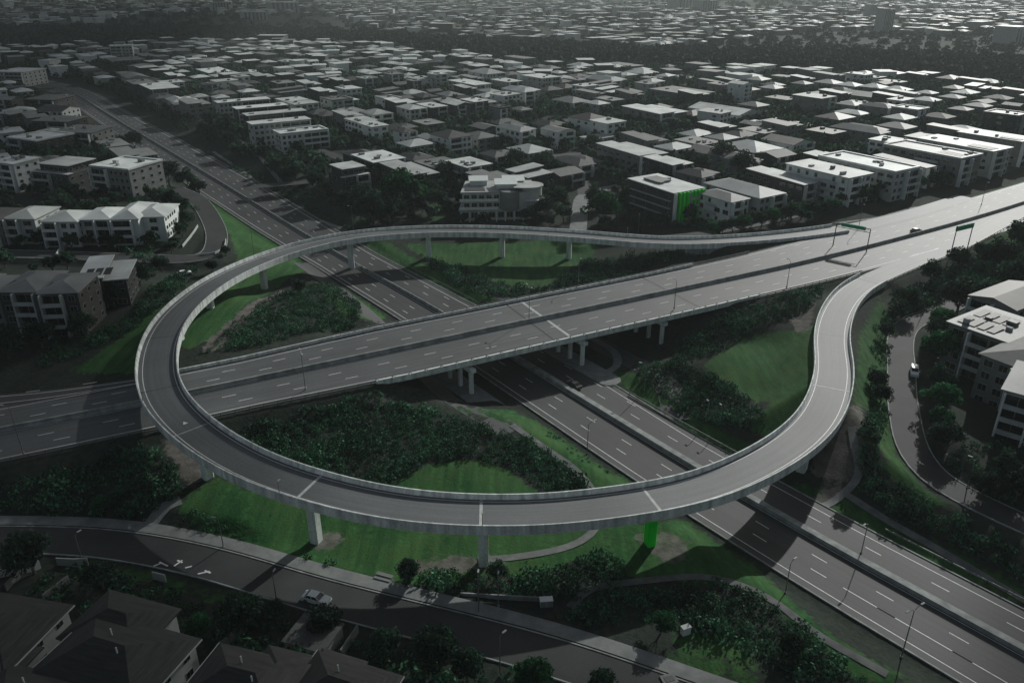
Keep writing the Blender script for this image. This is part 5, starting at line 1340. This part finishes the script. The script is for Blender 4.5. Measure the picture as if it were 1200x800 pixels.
# ---------------------------------------------------------------- vehicles
M_carw = mat('white car paint', G(.88), .25, .03, 1., spec=.6); M_card = mat('dark car paint', G(.07), .25, .03, 1., spec=.6)
M_tyre = mat('tyre', G(.02), .8, .1, 1.); M_hl = mat('headlamp glass', G(.8), .2, .05, 1.); M_tl = mat('tail lamp glass', (.10,.03,.03), .3, .05, 1.)
def car(px, py, zr, heading, paint, label, kind='sedan', L=4.7, on=None):
    p = at(px, py, zr) if on is None else on
    root = empty('car', (p[0], p[1], zr+.03), heading, label, 'car')
    W = .9; hood = .95
    prof = [(-L/2,.35),(-L/2+.05,.85),(-L/2+.45,.98),(L/2-.9,.92),(L/2-.15,.75),(L/2,.4)] if kind == 'sedan' else [(-L/2,.35),(-L/2+.03,1.1),(-L/2+.2,1.12),(L/2-.9,1.0),(L/2-.15,.8),(L/2,.4)]
    m = MB(); n = len(prof); V = []
    for yv, k in ((-W,.0), (-W+.12,.06), (W-.12,.06), (W,.0)):
        V += [(x, yv, z_+k) for x, z_ in prof]+[(L/2-.05, yv, .22), (-L/2+.05, yv, .22)]
    n2 = n+2; F = []
    for r_ in range(3):
        for i in range(n2): j = (i+1) % n2; F.append((r_*n2+i, r_*n2+j, (r_+1)*n2+j, (r_+1)*n2+i))
    F += [tuple(range(n2-1,-1,-1)), tuple(3*n2+i for i in range(n2))]
    m.add(V, F); m.build('body', paint, root)
    c0, c1 = (-L/2+.55, L/2-1.25) if kind == 'sedan' else (-L/2+.15, L/2-1.35)
    t0, t1 = (c0+.65, c1-.75) if kind == 'sedan' else (c0+.25, c1-.7)
    zt = 1.43 if kind == 'sedan' else 1.72; zb = 1.0
    m = MB(); V = [(c0,-W+.06,zb),(c1,-W+.06,zb-.05),(c1,W-.06,zb-.05),(c0,W-.06,zb),(t0,-W+.2,zt),(t1,-W+.2,zt),(t1,W-.2,zt),(t0,W-.2,zt)]
    m.add(V, [(0,1,5,4),(1,2,6,5),(2,3,7,6),(3,0,4,7)]); m.build('glazing', M_glass, root)
    m = MB(); m.prism([(t0-.05,-W+.18),(t1+.05,-W+.18),(t1+.05,W-.18),(t0-.05,W-.18)], zt-.01, zt+.05)
    for sx in ((c0, t0), (c1, t1)):
        for sy in (-1, 1): m.tube((sx[0], sy*(W-.07), zb), (sx[1], sy*(W-.19), zt), .045, n=5)
    for sy in (-1, 1): m.tube(((t0+t1)/2, sy*(W-.07), zb), ((t0+t1)/2, sy*(W-.18), zt), .045, n=5)
    m.build('roof', paint, root)
    for sx in (-L/2+.85, L/2-.9):
        for sy in (-1, 1):
            m = MB(); m.tube((sx, sy*(W-.2), .33), (sx, sy*(W+.02), .33), .33, n=18); wh = m.build('wheel', M_tyre, root)
            m = MB(); m.tube((sx, sy*(W+.01), .33), (sx, sy*(W+.035), .33), .19, n=12); m.build('rim', M_steel, wh)
    for sy in (-1, 1):
        m = MB(); m.box(L/2-.22, L/2-.03, sy*.62-.16, sy*.62+.16, .6, .74); m.build('headlight', M_hl, root)
        m = MB(); m.box(-L/2-.02, -L/2+.06, sy*.66-.14, sy*.66+.14, .68, .86); m.build('tail_light', M_tl, root)
        m = MB(); m.box(c1-.55, c1-.38, sy*(W+.02)-.06, sy*(W+.02)+.1*sy+.06, .98, 1.1); m.build('wing_mirror', paint, root)
    return root
g = on_ground(371, 704); dd = BOT[nearest(BOT, g)+1]-BOT[nearest(BOT, g)-1]
car(371, 704, g[2]+.15, math.atan2(dd[1], dd[0]), M_carw, 'white hatchback driving along the dark street at the bottom left', 'sedan', 4.7)
i = nearest(LR, (16, 176)); dd = LR[i+1]-LR[i-1]
car(672, 453, 0.0, math.atan2(-dd[1], -dd[0]), M_card, 'dark saloon on the lower road just clear of the bridge shadow')
i = nearest(MW, (147, 279)); dd = MW[i+1]-MW[i-1]
car(1073, 272, 8.5, math.atan2(dd[1], dd[0]), M_card, 'dark saloon on the far carriageway between the two road signs')
i = nearest(RST, (101, 176)); dd = RST[i+1]-RST[i-1]
car(1071, 438, 4.0, math.atan2(dd[1], dd[0]), M_carw, 'white van parked on the curving street at the right', 'van', 4.8)
g = on_ground(216, 322); car(216, 322, g[2]+.1, .6, M_carw, 'white car parked behind the ramp next to the left-hand houses')
g = on_ground(1112, 535)

# ---------------------------------------------------------------- lamps and signs
def lamp(px, py, h, arm, adir, label, base=None, double=False, name='street_lamp', zb=None):
    p = on_ground(px, py) if zb is None else at(px, py, zb)
    root = empty(name, tuple(p), adir, label, 'street lamp')
    m = MB(); m.tube((0,0,-.3), (0,0,h), .11, .06, n=10); m.build('pole', M_steel, root)
    m = MB(); m.tube((0,0,-.2), (0,0,.35), .22, .18, n=10); m.build('base', M_concd, root)
    for s in ((1, -1) if double else (1,)):
        m = MB(); m.tube((0,0,h-.1), (s*arm*.5,0,h+.35), .05, n=6); m.tube((s*arm*.5,0,h+.35), (s*arm,0,h+.45), .05, .04, n=6); m.build('arm', M_steel, root)
        m = MB(); a = s*arm; m.prism([(a-.35,-.13),(a+.35,-.13),(a+.45,0),(a+.35,.13),(a-.35,.13)], h+.38, h+.52); hd = m.build('lamp_head', W_PALE, root)
        m = MB(); m.box(a-.25, a+.25, -.09, .09, h+.34, h+.378); m.build('lens', M_lens, hd)
    return root
LAMPS = [
 (27,530,10,1.6,2.9,0,9,'tall lamp on the near motorway verge at the left edge'),
 (358,456,9,1.5,2.0,1,8.6,'double-armed lamp on the motorway median inside the loop'),
 (620,373,9,1.5,2.0,1,8.6,'double-armed lamp on the motorway median above the pale joint'),
 (790,361,8,1.4,2.0,0,9,'lamp on the near edge of the bridge right of the columns'),
 (678,329,7,1.2,5.0,0,9.2,'lamp on the far edge of the bridge near the oval lawn'),
 (922,336,8,1.4,2.0,0,8.8,'lamp on the near motorway edge left of the ramp merge'),
 (755,457,7,1.4,2.9,0,None,'lamp on the green strip right of the lower road by the bridge'),
 (688,532,7.5,1.8,.6,0,None,'arm lamp on the left verge of the lower road under the bridge'),
 (95,652,4.5,.8,1.0,0,None,'small lamp on the street verge at the far left bottom'),
 (262,641,6,.8,3.0,0,None,'lamp behind the footpath at the left of the first pier'),
 (324,702,5,.7,1.4,0,None,'lamp on the near kerb left of the white car'),
 (561,718,7.5,.6,1.5,0,None,'thin lamp in front of the southern planting, left of two'),
 (584,710,6.0,.5,1.5,0,None,'thin lamp in front of the southern planting, right of two'),
 (586,792,7.5,.9,.8,0,None,'lamp at the bottom edge by the broad green tree'),
 (1056,770,9.5,1.7,.5,1,None,'double-armed lamp on the lower road verge at the bottom right'),
 (920,695,6.5,1.0,.6,0,None,'short lamp on the verge beside the lower path'),
 (1133,572,6.5,.9,2.4,0,None,'lamp on the right street corner beside the bench'),
 (1009,648,6.5,1.2,3.8,0,None,'lamp on the far verge of the lower road, middle right'),
 (1081,368,6.0,1.0,3.4,0,None,'lamp where the curving street vanishes under trees'),
 (298,300,11,.8,1.0,0,None,'tall pole on the western lawn strip behind the ramp'),
 (414,268,9,1.2,3.6,0,None,'lamp beside the lower road behind the loop at the left'),
 (829,490,4,.6,2.0,0,None,'left one of two short posts on the eastern green strip'),
 (844,495,4,.6,2.0,0,None,'right one of two short posts on the eastern green strip'),
 (1006,268,9,1.4,4.6,0,8.5,'lamp on the far motorway edge between sign and grass'),
 (748,272,7,1.0,4.6,0,None,'lamp behind the far ramp left of the green-finned block'),
 (1150,240,9,1.4,4.6,0,8.5,'lamp on the far motorway edge near the right side'),
]
for (px, py, h, arm, ad, dbl, zb, lab) in LAMPS: lamp(px, py, h, arm, ad, lab, double=bool(dbl), zb=zb)
for k, (j, lab) in enumerate((((565,582), 'short lamp on the inner parapet at the bottom of the loop'), ((366,553), 'short lamp on the inner parapet at the lower left of the loop'), ((213,470), 'short lamp on the inner parapet at the left of the loop'), ((738,277), 'short lamp on the near parapet of the far ramp'))):
    p = at(j[0], j[1], 13.0 if k < 3 else 10); i = nearest(LP, p); d, n, s = frame(LP)
    q = LP[i]-np.array([n[i,0]*(-4.2 if k < 3 else -4.2), n[i,1]*-4.2, 0])
    root = empty('street_lamp', (q[0], q[1], q[2]+.95), math.atan2(n[i,1], n[i,0])+pi, lab, 'street lamp')
    m = MB(); m.tube((0,0,-.3), (0,0,2.2), .07, .05, n=8); m.build('pole', M_steel, root)
    m = MB(); m.box(-.1, .6, -.12, .12, 2.2, 2.34); m.build('lamp_head', W_PALE, root)
def gantry(b0, b1, zb, h, sw, sh_, label, over=0.0, both=True):
    a, b_ = at(*b0, zb), at(*b1, zb); L = np.linalg.norm(b_-a); ang = math.atan2(b_[1]-a[1], b_[0]-a[0])
    root = empty('road_sign', tuple(a), ang, label, 'road sign')
    for x in (0, L): m = MB(); m.tube((x,0,-.5), (x,0,h), .17, .14, n=10); m.build('post', M_dsteel, root)
    m = MB(); m.tube((0,0,h-.1), (L,0,h-.1), .13, n=8); m.tube((0,0,h-1.3), (L,0,h-1.3), .1, n=8)
    k = 0
    while k*1.2 < L-1.2: m.tube((k*1.2,0,h-.1 if k % 2 else h-1.3), (k*1.2+1.2,0,h-1.3 if k % 2 else h-.1), .05, n=5); k += 1
    m.build('truss', M_dsteel, root)
    c = L/2+over; m = MB(); m.box(c-sw/2, c+sw/2, .2, .3, h-sh_+.2, h+.4); pn_ = m.build('sign_panel', M_sign, root)
    m = MB(); m.box(c-sw/2, c+sw/2, -.32, -.22, h-sh_+.2, h+.4); m.build('sign_panel', M_sign, root)
    m = MB()
    for zz in (h-sh_+.26, h+.3): m.box(c-sw/2+.06, c+sw/2-.06, -.34, -.322, zz, zz+.05)
    for xx in (c-sw/2+.06, c+sw/2-.11): m.box(xx, xx+.05, -.34, -.322, h-sh_+.315, h+.295)
    m.build('sign_border', M_paint, pn_)
    return root
gantry((976,288),(1015,296),8.5,8.2,8,1.0,'green overhead sign on a truss spanning the far carriageway')
gantry((1114,298),(1133,293),8.5,9.3,9,1.5,'green two-legged sign standing beside the near carriageway at the right')
# small things
g = on_ground(640, 709); rt = empty('utility_box', tuple(g), .1, 'pale utility box at the right end of the thin wall by the southern planting', 'utility box')
m = MB(); m.box(-1.0, 1.0, -.5, .5, -.2, 1.3); m.build('cabinet', W_PALE, rt); m = MB(); m.box(-1.08, 1.08, -.58, .58, 1.301, 1.4); m.build('lid', W_WHITE, rt); m = MB(); m.box(-.95, -.03, -.53, -.502, .1, 1.2); m.box(.03, .95, -.53, -.502, .1, 1.2); m.build('door', W_GREY, rt)
g = on_ground(803, 742); rt = empty('utility_box', tuple(g), .4, 'small white box on the dark lawn right of the round garden tree', 'utility box')
m = MB(); m.box(-.7, .7, -.4, .4, -.2, 1.4); m.build('cabinet', W_WHITE, rt); m = MB(); m.box(-.76, .76, -.46, .46, 1.401, 1.48); m.build('lid', W_PALE, rt)
m = MB(); A, B_ = on_ground(540, 697), on_ground(632, 704); d_ = B_-A; L = np.linalg.norm(d_[:2]); m.box(0, L, -.12, .12, -.5, .55)
o = m.build('garden_wall', M_concd, None, tuple(A), math.atan2(d_[1], d_[0])); tag(o, 'thin low wall running under the southern planting', 'wall')
for (pp, lab) in (((784,797), 'square concrete pit lid beside the street at the bottom right'),):
    g = on_ground(*pp); rt = empty('inspection_pit', tuple(g), .3, lab, 'pit'); m = MB(); m.box(-1.1, 1.1, -.9, .9, -.3, .35); m.build('surround', M_path, rt); m = MB(); m.box(-.7, .7, -.5, .5, .351, .39); m.build('grate', M_dsteel, rt)
g = on_ground(178, 612); rt = empty('barrier_frame', tuple(g), .2, 'low steel frame barrier across the concrete driveway by the left footpath', 'barrier')
m = MB(); m.tube((-1.3,0,-.2),(-1.3,0,1.0),.06); m.tube((1.3,0,-.2),(1.3,0,1.0),.06); m.build('post', M_steel, rt); m = MB(); m.tube((-1.3,0,.97),(1.3,0,.97),.05); m.build('rail', M_steel, rt)
g = on_ground(1116, 538); rt = empty('bench', tuple(g), -1.0, 'pale bench-like slab on the right street corner', 'bench')
m = MB(); m.box(-1.5,1.5,-.35,.35,.4,.52); m.build('seat', M_path, rt)
for x in (-1.1, 1.1): m = MB(); m.box(x-.12,x+.12,-.3,.3,-.2,.4); m.build('leg', M_concd, rt)
def gwall(pts, h, label, mt=W_PALE, name='garden_wall', wd=.2):
    P = np.array([list(on_ground(*p)) for p in pts]); P = catmull(P, 2.0) if len(P) > 2 else np.array([P[0]+(P[1]-P[0])*t_ for t_ in np.linspace(0, 1, 12)])
    P[:, 2] = gz(P[:, 0], P[:, 1]); m = MB(); sweep(m, P, [(-wd/2,-.6),(wd/2,-.6),(wd/2,h),(-wd/2,h)]); return tag(m.build(name, mt), label, 'wall')
gwall([(0,676),(24,672),(48,665)], 1.6, 'pale garden wall beside the wide tree at the left edge')
gwall([(68,662),(88,663),(104,662)], 1.6, 'short pale garden wall right of the wide tree by the street')
gwall([(8,692),(24,676)], 1.4, 'pale fence running back from the left-edge garden wall', W_GREY)
gwall([(52,705),(82,682)], 1.5, 'thin fence between the left house and the stepped roofs', W_GREY)
gwall([(180,678),(195,682)], 1.6, 'short white wall piece in the verge above the gardens')
gwall([(255,765),(290,735)], 1.6, 'garden fence right of the green tree', W_GREY)
gwall([(400,770),(420,740)], 1.6, 'garden fence right of the garage', W_GREY)
gwall([(214,290),(226,275),(232,266)], 1.0, 'white wall along the left side of the upper left street')
gwall([(234,300),(252,298),(263,290),(265,282)], .9, 'pale curved wall at the bend of the upper left street')
gwall([(66,302),(76,292),(90,283)], 1.2, 'concrete driveway wall between the two hipped rows')
gwall([(520,236),(540,240)], 1.0, 'low pale wall left of the curved white block')

# steps and the row of trees in front of the motorway-side blocks
g = on_ground(447, 681); rt = empty('steps', tuple(g), -20*DG, 'short flight of pale concrete steps between lawn and footpath', 'steps')
for k in range(4): m = MB(); m.box(-1.5, 1.5, -1.6+k*.8, -.85+k*.8, -.5, .1+k*.14); m.build('step', M_path, rt)
for k in range(26):
    px = 835+k*11.5; py = 287-.205*(px-835)*1.0+rnd.uniform(-3, 3)-(4 if k > 12 else 0)
    q = on_ground(px, py-10); tree(q[0], q[1], rnd.uniform(2.7, 3.9), (('n', rnd.randrange(4)) if k % 3 else ('g', k % 2)), '%s tree from the left in the line below the motorway-side blocks' % ORD[k], 'trees lining the motorway-side blocks', hs=1.0)
# tree cover beyond the right-hand blocks, up to the motorway verge
n = 900; xx = rng.uniform(120, 330, n); yy = rng.uniform(60, 330, n)
dmw = np.min(np.hypot(xx[:, None]-MW[None, ::2, 0], yy[:, None]-MW[None, ::2, 1]), 1)
below = yy < np.interp(xx, MW[:, 0], MW[:, 1])
k = (dmw > 34) & below & keep_off(xx, yy, RST, 8) & keep_off(xx, yy, LP, 12) & keep_off(xx, yy, LR, 24)
k &= np.array([not hit_foot(a_, b_, 1.0) for a_, b_ in zip(xx, yy)]) & (xx > 118+.25*(yy-100))
xx, yy = xx[k], yy[k]; R = rng.uniform(1.8, 3.6, len(xx))
V = replicate(BT1, xx, yy, gz(xx, yy)+R*.5, R, R*1.35, rng)
tag(link('garden_thicket', quads_mesh('garden_thicket', V, M_leaf)), 'thick tree cover beyond the right-hand blocks', 'trees', None, 'stuff')
# ---------------------------------------------------------------- unseen vapour volumes added high above, only to darken the edges of the view
cmt = bpy.data.materials.new('added shade vapour'); cmt.use_nodes = True
t = cmt.node_tree; t.nodes.remove(t.nodes['Principled BSDF'])
vs = t.nodes.new('ShaderNodeVolumePrincipled'); vs.inputs['Density'].default_value = .022; vs.inputs['Color'].default_value = (.9,.9,.9,1)
t.links.new(vs.outputs[0], t.nodes['Material Output'].inputs['Volume'])
import bmesh
def added_cloud(gx_, gy_, rx, ry, label, h=520.0, rz_=38.0, q=1.0):
    k = h/math.tan(SUN_EL)
    c = (gx_+k*sin(SUN_AZ), gy_+k*cos(SUN_AZ), h)
    bm = bmesh.new(); bmesh.ops.create_icosphere(bm, subdivisions=4, radius=1.0)
    for v in bm.verts:
        p = v.co.copy(); f = 1+.10*math.sin(3.1*p.x+gx_)*math.cos(2.7*p.y)+.06*math.sin(6*p.y+p.x*4)
        v.co.x = p.x*rx*f; v.co.y = p.y*ry*f; v.co.z = p.z*rz_*f*(1 if p.z > 0 else .6)
    me = bpy.data.meshes.new('added_cloud'); bm.to_mesh(me); bm.free(); me.materials.append(cmt)
    o = link('added_cloud', me, None, c); tag(o, label, None, None, 'stuff'); return o
added_cloud(-30, 16, 200, 54, 'unseen vapour added to shade the gardens'); added_cloud(-125, 62, 80, 50, 'unseen vapour added to shade the gardens')
added_cloud(-420, 330, 230, 260, 'unseen vapour added to shade the western blocks'); added_cloud(-168, 132, 84, 82, 'unseen vapour added to shade the western end of the motorway')
added_cloud(195, 82, 110, 88, 'unseen vapour added to shade the eastern blocks')
added_cloud(-1200, 1600, 900, 900, 'unseen vapour added to shade the far woods')

added_cloud(-620, 760, 330, 420, 'unseen vapour added to shade the far left')
added_cloud(120, 62, 62, 48, 'unseen vapour added to shade the lower road at the south east')
# ---------------------------------------------------------------- haze
hz = MB(); hz.box(-6000, 6000, -500, 9500, -12, 140)
hm = bpy.data.materials.new('haze'); hm.use_nodes = True
t = hm.node_tree; t.nodes.remove(t.nodes['Principled BSDF'])
pv = t.nodes.new('ShaderNodeVolumePrincipled'); pv.inputs['Density'].default_value = .00014; pv.inputs['Color'].default_value = (.82,.93,.92,1)
pv.inputs['Anisotropy'].default_value = .12
t.links.new(pv.outputs[0], t.nodes['Material Output'].inputs['Volume'])
tag(hz.build('haze', hm), kind='stuff')
